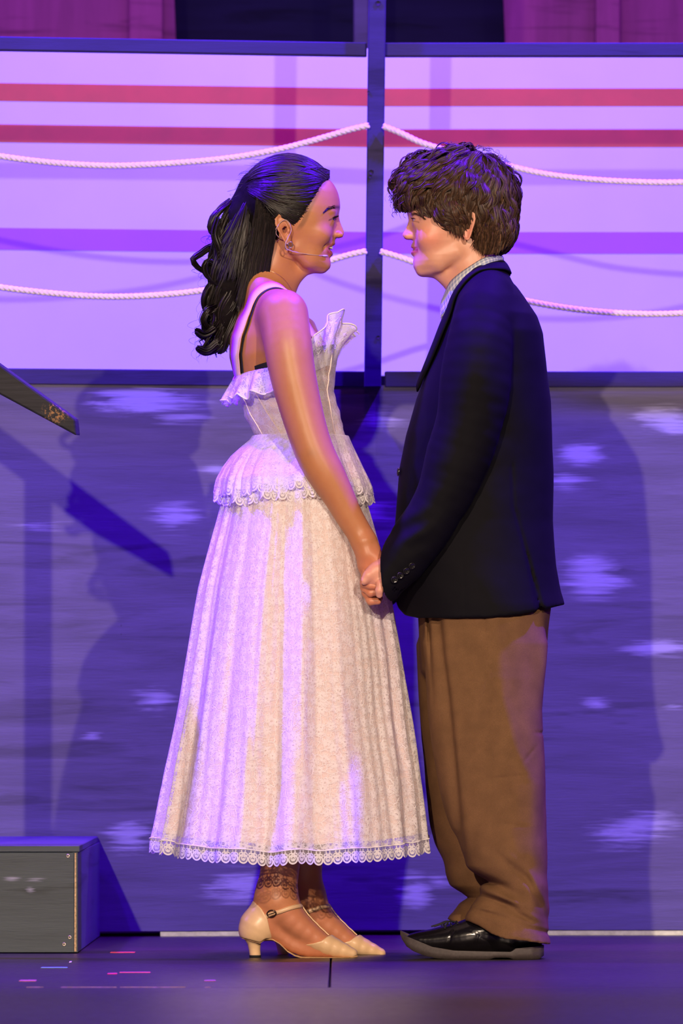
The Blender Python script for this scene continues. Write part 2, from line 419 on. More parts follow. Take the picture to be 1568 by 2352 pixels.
M_red = simple('red stripe paint', (0.235, 0.003, 0.009), 0.55, 12, 0.12)
M_blue = simple('violet stripe paint', (0.17, 0.02, 0.62), 0.55, 6, 0.05)
M_wood = simple('raw plywood edge', (0.50, 0.33, 0.17), 0.7, 220, 0.5)
M_dark = simple('dark void', (0.01, 0.01, 0.013), 0.8)
M_screw = simple('brass screw', (0.55, 0.45, 0.35), 0.35, Metallic=0.8)
def floor_mat():
    t = NT('black stage floor'); g = t.geo()
    b = t.noise(t.map(g, (1, 1, 1)), 1.3, 4, 0.6); f = t.noise(g, 40, 4, 0.7); sp = t.noise(g, 260, 2, 0.6)
    sc = t.noise(t.map(g, (2, 30, 1), (0, 0, 0), (0, 0, 0.1)), 3, 3, 0.7)
    c = t.mix(t.ramp(b, 0.3, 0.7), (0.014, 0.009, 0.004), (0.025, 0.016, 0.008))
    c = t.mix(t.ramp(sc, 0.62, 0.74, 0, 0.35), c, (0.07, 0.06, 0.08))
    c = t.mix(t.ramp(sp, 0.76, 0.79, 0, 0.8), c, (0.5, 0.45, 0.5))
    r = t.ramp(t.math('ADD', t.math('MULTIPLY', b, 0.5), t.math('MULTIPLY', f, 0.5)), 0.3, 0.7, 0.30, 0.46)
    return t.fin(t.bsdf(c, r, t.bump(f, 0.06, 0.002), Specular_IOR_Level=0.55))
M_floor = floor_mat()
def struct(o): o['kind'] = 'structure'; return o
# ---------------------------------------------------------------- floor: sheets with a worn joint
YW = 1.122
fl = MB().box(-5, 5, -9, 3.6, -0.06, -0.012).build('floor', M_dark, smooth=False); struct(fl)
YJ = 12*0.505*PPM/(2268-1640)-12
for i, (x0, x1, y0, y1) in enumerate([(-5, -2.46, YJ+.004, 3.6), (-2.456, -0.024, YJ+.004, 3.6), (-0.02, 2.42, YJ+.004, 3.6), (2.424, 5, YJ+.004, 3.6),
                                      (-5, -1.24, -9, YJ-.004), (-1.236, 1.2, -9, YJ-.004), (1.204, 5, -9, YJ-.004)]):
    o = MB().box(x0, x1, y0, y1, -0.012, 0).build('floor_sheet', M_floor, fl, smooth=False); bevel(o, 0.0015, 1)
# worn wood chips along the joint
mb = MB(); r_ = random.Random(4)
for px0, px1 in ((60, 95), (140, 262), (275, 420), (470, 480)):
    x = px0
    while x < px1:
        w = r_.uniform(5, 16); c = P(x, 2268, YJ); s = 0.6 if r_.random() < .4 else 1
        h = 0.005*s*r_.uniform(.5, 1.2); X = (x-784)/PPM*(12+YJ)/12
        mb.box8([(X, YJ-h, 0), (X+w/1300, YJ-h*1.2, 0), (X+w/1300, YJ+h, 0), (X, YJ+h*.8, 0), (X+.001, YJ-h*.7, .0012), (X+w/1400, YJ-h*.8, .0012), (X+w/1400, YJ+h*.6, .0012), (X+.001, YJ+h*.5, .0012)]); x += w*.9
o = mb.build('worn_splinters', simple('splintered wood', (0.22, 0.13, 0.08), 0.8, 90, 0.5), fl, smooth=False); o['kind'] = 'stuff'
# ---------------------------------------------------------------- lower wall (left bay turns slightly towards the audience)
def WY(px): return YW-(0.12*(862-px)/862 if px < 862 else 0.0)
def WP(px, py, dy=0.0):
    y = WY(px)+dy; return P(px, py, y)
def wall_piece(name, px0, px1, py0, py1, mat, d0=0.0, d1=0.02, parent=None, slope=(0, 0), bev=0.0):
    """front face at depth offset d0, back at d1; py0 top, py1 bottom"""
    c = []
    for py_a, py_b in ((py1, py1+slope[1]), (py0, py0+slope[0])):
        a = WP(px0, py_a, d0); b = WP(px1, py_b, d0)
        n = np.array([0, d1-d0, 0])
        c += [a, b, b+n, a+n]
    o = MB().box8(c).build(name, mat, parent, smooth=False)
    if bev: bevel(o, bev)
    return o
def flatz(o, z, top=True):
    me = o.data; zs = [v.co.z for v in me.vertices]; m = (max(zs)+min(zs))/2
    for v in me.vertices:
        if (v.co.z > m) == top: v.co.z = z
    return o
ZR1 = WP(862, 890)[2]; ZR0 = WP(862, 853)[2]; ZT1 = WP(862, 130)[2]; ZT0 = WP(862, 98)[2]
XP0, XP1 = WP(842, 0)[0], WP(883, 0)[0]
def bay(px0, px1, z0, z1, d0, d1, name, mat, parent=None, bev=0):
    c = []
    for z in (z0, z1):
        a = WP(px0, 500, d0); b = WP(px1, 500, d0); a[2] = z; b[2] = z
        n = np.array([0, d1-d0, 0]); c += [a, b, b+n, a+n]
    o = MB().box8(c).build(name, mat, parent, smooth=False)
    if bev: bevel(o, bev)
    return o
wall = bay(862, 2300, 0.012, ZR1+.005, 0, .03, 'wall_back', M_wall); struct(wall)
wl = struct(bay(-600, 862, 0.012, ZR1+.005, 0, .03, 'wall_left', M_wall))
mb = MB()
for px, py in ((276, 1437), (276, 1457)):
    c = WP(px, py, -.0006); th = np.linspace(0, 2*PI, 11)[:-1]; mb.add(np.vstack([np.stack([c[0]+.0028*np.cos(th), np.full(10, c[1]), c[2]+.0028*np.sin(th)], 1), [c+[0, .0004, 0]]]), None, [[i, (i+1) % 10, 10] for i in range(10)])
o = mb.build('nail_hole', M_dark, wl); o['kind'] = 'stuff'
# pale strips of raw edge under the wall
struct(bay(368, 700, 0.0, 0.010, .004, .03, 'trim_1', simple('pale strip', (0.75, 0.78, 0.7), 0.6, 60, 0.2)))
struct(bay(1236, 2300, 0.0, 0.010, .004, .03, 'trim_2', simple('pale strip', (0.75, 0.78, 0.7), 0.6, 60, 0.2)))
# ---------------------------------------------------------------- striped bulwark panels with a frame
def stripes(px0, px1, name, label):
    e = empty(name, (float(WP((px0+px1)/2, 853)[0]), YW+.9, ZR1), label, 'panel', None)
    zz = lambda py: P(862, py, YW+.9)[2]
    bnd = [(853, 583, M_white, 'white_band'), (583, 533, M_blue, 'violet_stripe'), (533, 338, M_white, 'white_band'), (338, 297, M_red, 'red_stripe'),
           (297, 244, M_white, 'white_band'), (244, 203, M_red, 'red_stripe'), (203, 112, M_white, 'white_band')]
    for a, b, m, n in bnd:
        bay(px0, px1, zz(a)-(.01 if a == 853 else 0), zz(b), .90 if m is M_white else .8994, .93, n, m, e)
    return e
stripes(-600, 862, 'striped_panel', 'white striped panel behind the dark haired woman, left of the post')
stripes(862.5, 2300, 'striped_panel', 'white striped panel behind the brown haired boy, right of the post')
def framing(px0, px1, z0, z1, label):
    o = bay(px0, px1, z0, z1, -.0025, .022, 'frame_rail', M_rail, bev=.003); o['label'] = label; o['category'] = 'rail'; return o
framing(-600, 842, ZR1, ZR0, 'lower dark blue rail under the left striped panel')
framing(883, 2300, ZR1, ZR0, 'lower dark blue rail under the right striped panel')
framing(-600, 842, ZT1, ZT0, 'upper dark blue rail above the left striped panel')
framing(883, 2300, ZT1, ZT0, 'upper dark blue rail above the right striped panel')
post = empty('frame_post', (float((XP0+XP1)/2), YW, ZR1), 'tall narrow blue grey post between the two striped panels', 'post')
a = WP(836, 890, -.03); b = WP(875, 890, -.03); a2 = WP(846, 0, -.03); b2 = WP(886, 0, -.03)
ztop = 2.9; t_ = (ztop-a[2])/(a2[2]-a[2])
ax_, bx_ = a[0]+(a2[0]-a[0])*t_, b[0]+(b2[0]-b[0])*t_
o = MB().box8([(a[0], YW-.035, ZR1-.002), (b[0], YW-.035, ZR1-.002), (b[0], YW+.02, ZR1-.002), (a[0], YW+.02, ZR1-.002),
               (ax_, YW-.035, ztop), (bx_, YW-.035, ztop), (bx_, YW+.02, ztop), (ax_, YW+.02, ztop)]).build('shaft', M_rail, post, smooth=False); bevel(o, .003)
mb = MB()
for px, py, r in ((868, 8, .006), (852, 396, .006), (850, 406, .004), (868, 775, .004), (846, 212, .003)):
    c = P(px, py, YW-.036); th = np.linspace(0, 2*PI, 10)[:-1]
    ring = np.stack([c[0]+r*np.cos(th)*(1+.3*np.sin(3*th)), np.full(9, YW-.0375), c[2]+r*np.sin(th)], 1)
    ring2 = ring.copy(); ring2[:, 1] = YW-.034
    mb.add(np.vstack([ring, ring2, [[c[0], YW-.0378, c[2]]]]), [[i, (i+1) % 9, 9+(i+1) % 9, 9+i] for i in range(9)], [[i, (i+1) % 9, 18] for i in range(9)])
o = mb.build('knot_hole', M_dark, post); o['kind'] = 'stuff'
# ---------------------------------------------------------------- twisted ropes
M_rope = simple('white cotton rope', (0.78, 0.70, 0.74), 0.85, 120, 0.12)
def rope(pts, label):
    p = spline(Pn(pts), 400); L = np.concatenate([[0], np.cumsum(np.linalg.norm(np.diff(p, axis=0), axis=1))])
    n = int(L[-1]/0.0016); q = np.stack([np.interp(np.linspace(0, L[-1], n), L, p[:, k]) for k in range(3)], 1)
    s = np.linspace(0, L[-1], n); T = np.gradient(q, axis=0); T /= np.linalg.norm(T, axis=1)[:, None]
    A = np.cross(T, [0, 1, 0]); A /= np.linalg.norm(A, axis=1)[:, None]; B = np.cross(T, A)
    e = empty('rope', tuple(q[n//2]), label, 'rope', None)
    for k in range(3):
        ph = 2*PI*s/0.034+k*2*PI/3
        c = q+0.0036*(np.cos(ph)[:, None]*A+np.sin(ph)[:, None]*B)
        MB().tube(c[::2], .0040, 7).build('strand', M_rope, e)
    return e
yr = YW-.045
def rp(l): return [(x, y, WY(x)-.045 if i else WY(x)-.045) for i, (x, y) in enumerate(l)]
rope(rp([(846, 288), (800, 299), (750, 314), (650, 341), (550, 360), (400, 375), (250, 381), (120, 374), (0, 359), (-150, 330), (-330, 292)]), 'upper white twisted rope swagged left of the post')
rope(rp([(880, 290), (920, 306), (960, 325), (1015, 343), (1090, 362), (1165, 381), (1240, 398), (1340, 411), (1450, 418), (1568, 419), (1700, 408), (1850, 380)]), 'upper white twisted rope swagged right of the post')
rope(rp([(840, 577), (800, 586), (760, 598), (650, 630), (560, 652), (470, 667), (350, 679), (220, 681), (100, 672), (0, 660), (-150, 632), (-330, 590)]), 'lower white twisted rope passing behind the woman')
rope(rp([(874, 578), (920, 592), (960, 607), (1020, 634), (1100, 664), (1215, 693), (1350, 714), (1450, 721), (1568, 720), (1700, 706), (1850, 680)]), 'lower white twisted rope passing behind the boy')
# ---------------------------------------------------------------- upper deck behind the panels
struct(MB().box(-4, 4, YW+.035, 4.0, ZR1-.12, ZR1-.02).build('floor_upper_deck', M_floor, smooth=False))
YB = 3.2
M_mag = painted('plum painted flat', (0.10, 0.02, 0.085), rough=0.8, dark=0.85, vert=True, spec=0.06)
M_nav = painted('dark slate flat', (0.004, 0.003, 0.020), [(sx(470)*1.27, 2.62, .12, .02, 1.0), (sx(1040)*1.27, 2.60, .1, .015, .8)], rough=0.8, spec=0.06)
def flat(name, px0, px1, s0, s1, mat, y, kind=True):
    a = P(px0, 100, y)[0]; b = P(px1, 100, y)[0]; a1 = a+s0; b1 = b+s1; z0 = ZR1-.02; z1 = 3.6
    o = MB().box8([(a, y, z0), (b, y, z0), (b, y+.03, z0), (a, y+.03, z0), (a1, y, z1), (b1, y, z1), (b1, y+.03, z1), (a1, y+.03, z1)]).build(name, mat, smooth=False); return struct(o)
flat('wall_upper_back', 380, 1260, 0, 0, M_nav, YB+.25)
flat('wall_upper_left', -500, 438, 0, -.09, M_mag, YB)
flat('wall_upper_right', 1195, 2200, -.09, 0, M_mag, YB)
struct(MB().box(-5, 5, 3.9, 3.95, 0, 4.5).build('wall_rear', simple('dark drape', (0.03, 0.015, 0.05), 0.9, 5, 0.3), smooth=False))
for k, (px, w, m) in enumerate([(829, 34, M_rail), (1395, 55, M_mag), (335, 75, M_mag)]):
    y = YB-.25 if k == 0 else YB-.045
    a = P(px-w/2, 50, y)[0]; b = P(px+w/2, 50, y)[0]
    o = MB().box(a, b, y, y+.045, ZR1-.02, 3.6).build('upright', m, smooth=False); bevel(o, .004)
    o['label'] = ['slim violet upright just behind the tall post', 'plum upright strip on the flat at upper right', 'plum upright strip on the flat at upper left'][k]; o['category'] = 'upright'
# ---------------------------------------------------------------- slanted handrail at the left
hr = empty('stair_handrail', tuple(P(60, 900, -.05)), 'dark worn wooden stair handrail end sloping down at left edge', 'handrail')
yh0, yh1 = -.14, -.075
def hp(px, py, y): return P(px, py, y)
ang = [(176, 955), (178, 1000), (-420, 590), (-430, 540)]
prf = [(176, 1001), (172, 962), (0, 838), (-330, 600), (-330, 665), (0, 906)]
f_ = [P(x, y, yh0) for x, y in prf]; g_ = [v+np.array([0.004, .075, 0.003]) for v in f_]
n_ = len(prf); mb = MB()
bm = bmesh.new(); vs = [bm.verts.new(v) for v in f_]; vb = [bm.verts.new(v) for v in g_]
bm.faces.new(vs); bm.faces.new(vb[::-1])
for i in range(n_): bm.faces.new((vs[i], vb[i], vb[(i+1) % n_], vs[(i+1) % n_]))
bmesh.ops.recalc_face_normals(bm, faces=bm.faces)
me = bpy.data.meshes.new('rail_beam'); bm.to_mesh(me); bm.free()
t = NT('worn dark rail wood'); g = t.geo()
gr = t.noise(t.map(g, (1, 1, 1), (0, 0, 0), (0, math.radians(-36), 0)), 1, 1); g2 = t.map(g, (3, 3, 60), (0, 0, 0), (0, math.radians(-36), 0))
st = t.noise(g2, 3, 4, 0.6)
d = t.vmath('LENGTH', t.vmath('SUBTRACT', g, tuple(P(128, 945, yh0))), out=1)
kn = t.math('MULTIPLY', t.ramp(d, 0.012, 0.032, 1, 0), t.ramp(t.noise(g, 160, 3, 0.7), 0.5, 0.62))
c = t.mix(t.ramp(st, 0.3, 0.7), (0.011, 0.011, 0.018), (0.026, 0.026, 0.038)); c = t.mix(kn, c, (0.35, 0.18, 0.08))
me.materials.append(t.fin(t.bsdf(c, 0.6, t.bump(st, 0.4, 0.001), Specular_IOR_Level=0.2)))
o = bpy.data.objects.new('rail_beam', me); COL.objects.link(o); o.parent = hr; o.matrix_parent_inverse = Matrix.Translation(-hr.location); bevel(o, .004)
th = np.linspace(0, 2*PI, 15)[:-1]; c0 = P(123, 946, yh0)
ring = np.stack([c0[0]+.011*np.cos(th)*(1+.15*np.sin(3*th)), np.full(14, yh0-.0006), c0[2]-.002+.010*np.sin(th)-.005*np.cos(th)], 1)
MB().add(np.vstack([ring, ring*[1, 0, 1]+[0, yh0+.002, 0], [[c0[0], yh0+.0015, c0[2]]]]), [[i, (i+1) % 14, 14+(i+1) % 14, 14+i] for i in range(14)], [[14+i, 14+(i+1) % 14, 28] for i in range(14)]).build('knot', simple('knot', (.03, .03, .045), .35, 300, .6), hr)
# a post that carries the rail, out of frame
o = MB().box(P(-138, 0, 0)[0], P(-84, 0, 0)[0], -.135, -.075, 0.0, P(0, 800, -.1)[2]).build('rail_post', M_rail, hr, smooth=False)
# ---------------------------------------------------------------- plywood step box at lower left
stp = empty('step_box', (sx(-60), -.0, 0), 'grey painted plywood step box on stage floor at lower left', 'step')
ys0 = 0.0
yf = 12*0.505*PPM/(2190-1640)-12; yb = yf+.42
xr = (170-784)/PPM*(12+yf)/12; zt = CH+(1640-1957)/PPM*(12+yf)/12
yb = (12*(12+yf)/12)*1.0
# depth from the corner that recedes to (230, 2150)
k_ = (230-784)/((xr+.009)*PPM)*1.0
yb = min(12*(xr+.009)*PPM/(230-784)-12, 12*0.505*PPM/(2152-1640)-12)
xl = -0.92; print('STEP', yf, yb)
o = MB().box(xl, xr, yf, yf+.012, 0.002, zt-.001).build('front_panel', M_step, stp, smooth=False); bevel(o, .0012, 1)
o = MB().box(xl, xr+.012, yf-.001, yb, zt, zt+.014).build('top_board', M_step, stp, smooth=False); bevel(o, .0015, 1)
# side board slanting slightly out so that its face is seen
ob = P(229, 2150, yb)[0]
yy0 = yf+.001
c = []
for z in (0.002, zt):
    c += [(xr-.004, yy0, z), (xr+.008, yy0, z), (ob, yb, z), (ob-.03, yb, z)]
o = MB().box8(c).build('side_board', M_step, stp, smooth=False); bevel(o, .001, 1)
o = MB().box8([(xr+.0005, yf-.0007, .004), (xr+.0050, yf-.0007, .004), (xr+.0050, yf+.002, .004), (xr+.0005, yf+.002, .004), (xr+.0015, yf-.0007, zt-.002), (xr+.0045, yf-.0007, zt-.002), (xr+.0045, yf+.002, zt-.002), (xr+.0015, yf+.002, zt-.002)]).build('raw_edge', M_wood, stp, smooth=False); o['label'] = 'bare chipped plywood edge'
stp.children[1].data.transform(Matrix.Identity(4))
tb = stp.children[1]
for v in tb.data.vertices:
    if v.co.y > yf+.1 and v.co.x > xr-.05: v.co.x = ob
for px, py in ((156, 1966), (160, 2153), (147, 2169)):
    c0 = P(px, py, yf); th = np.linspace(0, 2*PI, 13)[:-1]; V = []
    for r, dy in ((.0042, 0), (.0040, -.0012), (.0022, -.0014), (.0014, .0008)):
        V.append(np.stack([c0[0]+r*np.cos(th), np.full(12, yf+dy), c0[2]+r*np.sin(th)], 1))
    G = np.stack(V); MB().grid(G[:, ::-1], closed=True).build('screw', M_screw, stp)
# ---------------------------------------------------------------- bits of tape on the floor
def tape(px, py, w, h, col, label, rot=0.0):
    y = 12*0.505*PPM/(py-1640)-12; s = (12+y)/12; X = (px-784)/PPM*s
    L = w/PPM*s/2; Hh = h/PPM*s/2*(12+y)/0.505*1.0
    Hh = min(Hh, .02)
    c, s_ = math.cos(rot), math.sin(rot); q = []
    rr = random.Random(px); ring = []
    for a, b in ((-1, -1), (-.3, -1.1), (.4, -.9), (1, -1), (1.05, 0), (.95, 1), (.2, 1.1), (-.5, .9), (-1, 1), (-.96, 0)):
        u = a*L*(1+rr.uniform(-.03, .03)); v = b*Hh*(1+rr.uniform(-.1, .1)); ring.append((X+c*u-s_*v, y+s_*u+c*v))
    n = len(ring); V = [(a, b, .0002) for a, b in ring]+[(a, b, .0012) for a, b in ring]+[(X, y, .0013)]
    o = MB().add(V, [[i, (i+1) % n, n+(i+1) % n, n+i] for i in range(n)], [[n+i, n+(i+1) % n, 2*n] for i in range(n)]).build('floor_tape', simple('tape', col, .5), smooth=False)
    o['label'] = label; o['category'] = 'tape'
RED = (0.75, 0.05, 0.10)
tape(282, 2188, 56, 1.6, RED, 'thin red tape scrap right of the step box')
tape(258, 2237, 22, 4, (0.65, .04, .10), 'short red tape blob, left of two on the floor')
tape(310, 2234, 70, 1.6, (0.6, .05, .12), 'long thin red tape line, right of the red blob')
tape(64, 2253, 38, 4, (0.5, .14, .16), 'dull pink tape bit, nearest the left edge')
tape(125, 2223, 60, 1.4, (0.15, .32, .36), 'thin teal tape line in front of the step box')
tape(482, 2253, 26, 3, (0.35, .10, .14), 'dull red tape bit in front of the heeled shoes')
tape(162, 2210, 5, 2, (0.8, .7, .75), 'tiny white paper fleck below step box corner')
# ================================================================ materials of the people
def skin_mat(name, rough=0.42):
    t = NT(name); a = t.n('ShaderNodeAttribute', attribute_name='Col'); g = t.geo()
    f = t.noise(g, 900, 2, 0.6); f2 = t.noise(g, 60, 3, 0.6)
    c = t.mix(t.ramp(f2, 0.3, 0.7, 0, 0.22), a.outputs[0], t.vmath('MULTIPLY', a.outputs[0], (0.82, 0.70, 0.66)))
    sp = t.noise(g, 330, 2, 0.5)
    c = t.mix(t.ramp(sp, 0.70, 0.76, 0, 0.35), c, t.vmath('MULTIPLY', a.outputs[0], (0.55, 0.42, 0.38)))
    return t.fin(t.bsdf(c, rough, t.bump(f, 0.10, 0.0006), Subsurface_Weight=0.12, Subsurface_Radius=(0.9, 0.35, 0.2), Subsurface_Scale=0.012, Specular_IOR_Level=0.45))
M_skin = skin_mat('tan skin'); M_skin2 = skin_mat('fair skin')
def hair_mat(name, c0, c1, rough=0.36):
    t = NT(name); a = t.n('ShaderNodeAttribute', attribute_name='Col'); g = t.geo()
    f = t.noise(g, 300, 2, 0.5)
    c = t.mix(t.ramp(f, 0.3, 0.7), c0, c1); c = t.mix(0.85, c, t.vmath('MULTIPLY', c, a.outputs[0]))
    return t.fin(t.bsdf(c, rough, None, Specular_IOR_Level=0.35, Anisotropic=0.4))
M_hairw = hair_mat('black hair', (0.006, 0.004, 0.004), (0.014, 0.009, 0.009), 0.40)
M_hairb = hair_mat('brown hair', (0.045, 0.020, 0.011), (0.085, 0.042, 0.021), 0.52)
def plainhair(name, col, rough=0.5): return simple(name, col, rough)
M_hbw = simple('black hair mass', (0.006, 0.004, 0.005), 0.75, 90, 0.4, Specular_IOR_Level=0.1); M_hbb = simple('brown hair mass', (0.040, 0.018, 0.009), 0.6, 90, 0.4)
M_black = simple('black jersey', (0.008, 0.007, 0.010), 0.7, 200, 0.3)
M_silver = simple('silver metal', (0.75, 0.72, 0.70), 0.2, Metallic=1.0)
M_gold = simple('fine gold chain', (0.85, 0.62, 0.35), 0.25, Metallic=1.0)
M_teeth = simple('tooth enamel', (0.85, 0.80, 0.70), 0.25)
def eye_mat(name, c, sgn):
    t = NT(name); g = t.geo(); d = t.vmath('LENGTH', t.vmath('SUBTRACT', g, tuple(c)), out=1)
    col = t.mix(t.ramp(d, 0.0058, 0.0064), (0.05, 0.025, 0.015), (0.72, 0.66, 0.64)); col = t.mix(t.ramp(d, 0.0022, 0.0027), (0.003, 0.003, 0.003), col)
    return t.fin(t.bsdf(col, 0.06, None, Specular_IOR_Level=0.6))
# ---------------------------------------------------------------- lace
def lace_nodes(t, uv, s=1.0, dense=0.0):
    """returns thread coverage 0..1 ; uv in metres"""
    wob = t.noise(uv, 26*s, 2, 0.5, dims='2D', col=True)
    w = t.vmath('ADD', uv, t.vmath('MULTIPLY', t.vmath('SUBTRACT', wob, (.5, .5, .5)), (0.022/s, 0.022/s, 0)))
    def vor(vec, scale, feat='F1', rand=1.0):
        x = t.n('ShaderNodeTexVoronoi', voronoi_dimensions='2D', feature=feat); t.set(x.inputs['Vector'], vec); x.inputs['Scale'].default_value = scale*s
        x.inputs['Randomness'].default_value = rand; return x
    # flowers: petals around the cell centres
    uvf = t.vmath('ADD', uv, t.vmath('MULTIPLY', t.vmath('SUBTRACT', t.noise(uv, 70*s, 2, .6, dims='2D', col=True), (.5, .5, .5)), (0.010/s, 0.010/s, 0))); v = vor(uvf, 34, rand=0.85); dl = t.vmath('SUBTRACT', t.vmath('MULTIPLY', uv, (34*s, 34*s, 0)), v.outputs['Position'])
    dl = t.vmath('SUBTRACT', uvf, v.outputs['Position'])
    sp = t.n('ShaderNodeSeparateXYZ'); t.set(sp.inputs[0], dl)
    ang = t.math('ARCTAN2', sp.outputs[1], sp.outputs[0]); r = t.math('MULTIPLY', t.vmath('LENGTH', dl, out=1), 34*s)
    rnd = t.n('ShaderNodeSeparateColor'); t.set(rnd.inputs[0], v.outputs['Color'])
    pet = t.math('ABSOLUTE', t.math('COSINE', t.math('ADD', t.math('MULTIPLY', ang, 2.5), t.math('MULTIPLY', rnd.outputs[0], 6))))
    pet2 = t.math('ABSOLUTE', t.math('COSINE', t.math('ADD', t.math('MULTIPLY', ang, 3.5), 1.0))); pet = t.math('ADD', t.math('MULTIPLY', pet, 0.55), t.math('MULTIPLY', pet2, 0.45))
    lim = t.math('ADD', 0.14, t.math('MULTIPLY', pet, 0.27))
    fl = t.math('MULTIPLY', t.ramp(t.math('SUBTRACT', lim, r), -0.015, 0.02), t.ramp(r, 0.05, 0.08))
    ol = t.ramp(t.math('ABSOLUTE', t.math('SUBTRACT', r, t.math('ADD', lim, 0.045))), 0.02, 0.05, 1, 0)
    # vines: wobbled cell edges
    e1 = vor(w, 62, 'DISTANCE_TO_EDGE'); vine = t.ramp(e1.outputs['Distance'], 0.035, 0.085, 1, 0)
    e3 = vor(w, 150, 'DISTANCE_TO_EDGE'); vine2 = t.math('MULTIPLY', t.ramp(e3.outputs['Distance'], 0.05, 0.12, 1, 0), 0.8)
    # net ground
    e2 = vor(uv, 520, 'DISTANCE_TO_EDGE', 0.35); net = t.ramp(e2.outputs['Distance'], 0.10, 0.24, 0.75, 0.04)
    a = t.math('MAXIMUM', t.math('MAXIMUM', t.math('MULTIPLY', fl, 0.92), ol), t.math('MAXIMUM', vine, vine2)); return t.math('MAXIMUM', a, net), t.math('MAXIMUM', fl, vine)
def lace_mat(name, col=(0.93, 0.88, 0.90), s=1.0, trim=None):
    t = NT(name); uv = t.uv(); a, h = lace_nodes(t, uv, s)
    if trim:   # u is counted in scallops, v in 0..1 across the band
        tc = t.n('ShaderNodeSeparateXYZ'); t.set(tc.inputs[0], uv)
        per, hgt = trim
        fu = t.math('SUBTRACT', t.math('FRACT', t.math('DIVIDE', tc.outputs[0], per)), 0.5); fv = t.math('DIVIDE', tc.outputs[1], per)
        def ring(cv, r, w, cu=0.0, sq=1.0):
            du = t.math('SUBTRACT', t.math('ABSOLUTE', fu), cu); dv = t.math('MULTIPLY', t.math('SUBTRACT', fv, cv), sq)
            d = t.math('SQRT', t.math('ADD', t.math('MULTIPLY', du, du), t.math('MULTIPLY', dv, dv)))
            return t.ramp(t.math('ABSOLUTE', t.math('SUBTRACT', d, r)), w*0.6, w, 1, 0), t.ramp(d, r*0.9, r, 1, 0)
        H = hgt/per
        r1, _ = ring(0.52, 0.43, 0.10); r2, _ = ring(0.58, 0.20, 0.08); r3, _ = ring(0.95, 0.17, 0.08, 0.25); r4, _ = ring(1.3, 0.2, 0.08, 0.0); r5, _ = ring(0.52, 0.06, 0.06)
        top = t.ramp(t.math('ABSOLUTE', t.math('SUBTRACT', fv, H-0.10)), 0.07, 0.10, 1, 0)
        e2 = t.n('ShaderNodeTexVoronoi', voronoi_dimensions='2D', feature='DISTANCE_TO_EDGE'); t.set(e2.inputs['Vector'], uv); e2.inputs['Scale'].default_value = 420
        net = t.ramp(e2.outputs['Distance'], 0.06, 0.2, 0.65, 0.05)
        a = t.math('MAXIMUM', t.math('MAXIMUM', r1, r2), t.math('MAXIMUM', r3, t.math('MAXIMUM', r4, t.math('MAXIMUM', top, t.math('MAXIMUM', r5, net))))); h = a
    b = t.bump(h, 0.6, 0.0012)
    d = t.n('ShaderNodeBsdfTranslucent'); t.set(d.inputs[0], col)
    p = t.bsdf(col, 0.7, b, Specular_IOR_Level=0.2, Sheen_Weight=0.15)
    x = t.n('ShaderNodeMixShader'); x.inputs[0].default_value = 0.25; t.set(x.inputs[1], p); t.set(x.inputs[2], d.outputs[0])
    return t.fin(x.outputs[0], a)
M_lace = lace_mat('white floral lace', s=1.3); M_lacetrim = lace_mat('scalloped lace edging', trim=(0.0205, 0.042)); M_laceruf = lace_mat('wide ruffle lace', s=0.85, col=(0.9, 0.87, 0.93))
M_lining = simple('peach pink lining', (0.86, 0.66, 0.60), 0.55, 500, 0.06, Sheen_Weight=0.2)
M_strap = simple('pink satin strap', (0.85, 0.55, 0.55), 0.5, 300, 0.08)
M_beige = simple('beige leather', (0.72, 0.48, 0.27), 0.34, 35, 0.06)
M_sole = simple('tan sole edge', (0.42, 0.24, 0.11), 0.6, 150, 0.3)

# ================================================================ THE WOMAN
wo = empty('person', (sx(655), 0, 0), 'woman in long white lace dress with dark wavy ponytail, facing right', 'person')
S = SDF()
GS = lambda v, s: np.exp(-(v/s)**2)
# --- head
HB = [(430, 757, 640, .052), (445, 764, 640, .058), (458, 767, 640, .062), (478, 771, 640, .066), (493, 767, 642, .067), (513, 764, 645, .067), (534, 762, 650, .066), (547, 760, 656, .064), (560, 757, 664, .060),
      (573, 753, 671, .055), (593, 746, 684, .046), (605, 743, 694, .038), (615, 737, 702, .028), (621, 728, 708, .018)]
PR = np.array([(430, 762), (445, 769), (458, 773), (470, 774.5), (480, 774.3), (488, 772.5), (495, 772.5), (503, 775), (514, 781.5), (524, 787), (531, 790), (536, 790.5), (541, 788.5), (545, 781), (548, 771.5), (553, 769.5), (559, 769), (563, 766),
      (566, 759), (571, 756), (576, 759.5), (580, 761.5), (585, 760.5), (591, 755), (597, 752.2), (603, 751.5), (610, 750.5), (616, 746), (621, 737)], float)
HBa = np.array([r[:2] for r in HB], float)
zz_ = sz(PR[:, 0])[::-1]; dd_ = ((PR[:, 1]-np.interp(PR[:, 0], HBa[:, 0], HBa[:, 1]))/PPM)[::-1]
sg = np.array([(430, .04), (470, .03), (485, .014), (500, .0085), (520, .0095), (535, .0115), (546, .0125), (552, .018), (575, .024), (590, .022), (621, .022)], float)
def headprof(Z, Y):
    d = np.interp(Z, zz_, dd_); s = np.interp(Z, sz(sg[:, 0])[::-1], sg[::-1, 1]); return d*GS(Y, s)
S.ell((sx(669), 0, sz(470)), (.0935, .072, .092), .02)
S.loft(HB, p=2.3, prof=headprof, k=.028, cap=.02)
S.chain([(678, 572, -.044, .011), (708, 597, -.033, .012), (741, 609, -.011, .012)], k=.028, mir=True)       # jaw
S.ell((sx(736), -.041, sz(540)), (.020, .020, .018), .016, mir=True)                                      # cheek
S.ell((sx(778), -.0105, sz(540)), (.0095, .0058, .0062), .005, mir=True)                                    # nostril wing
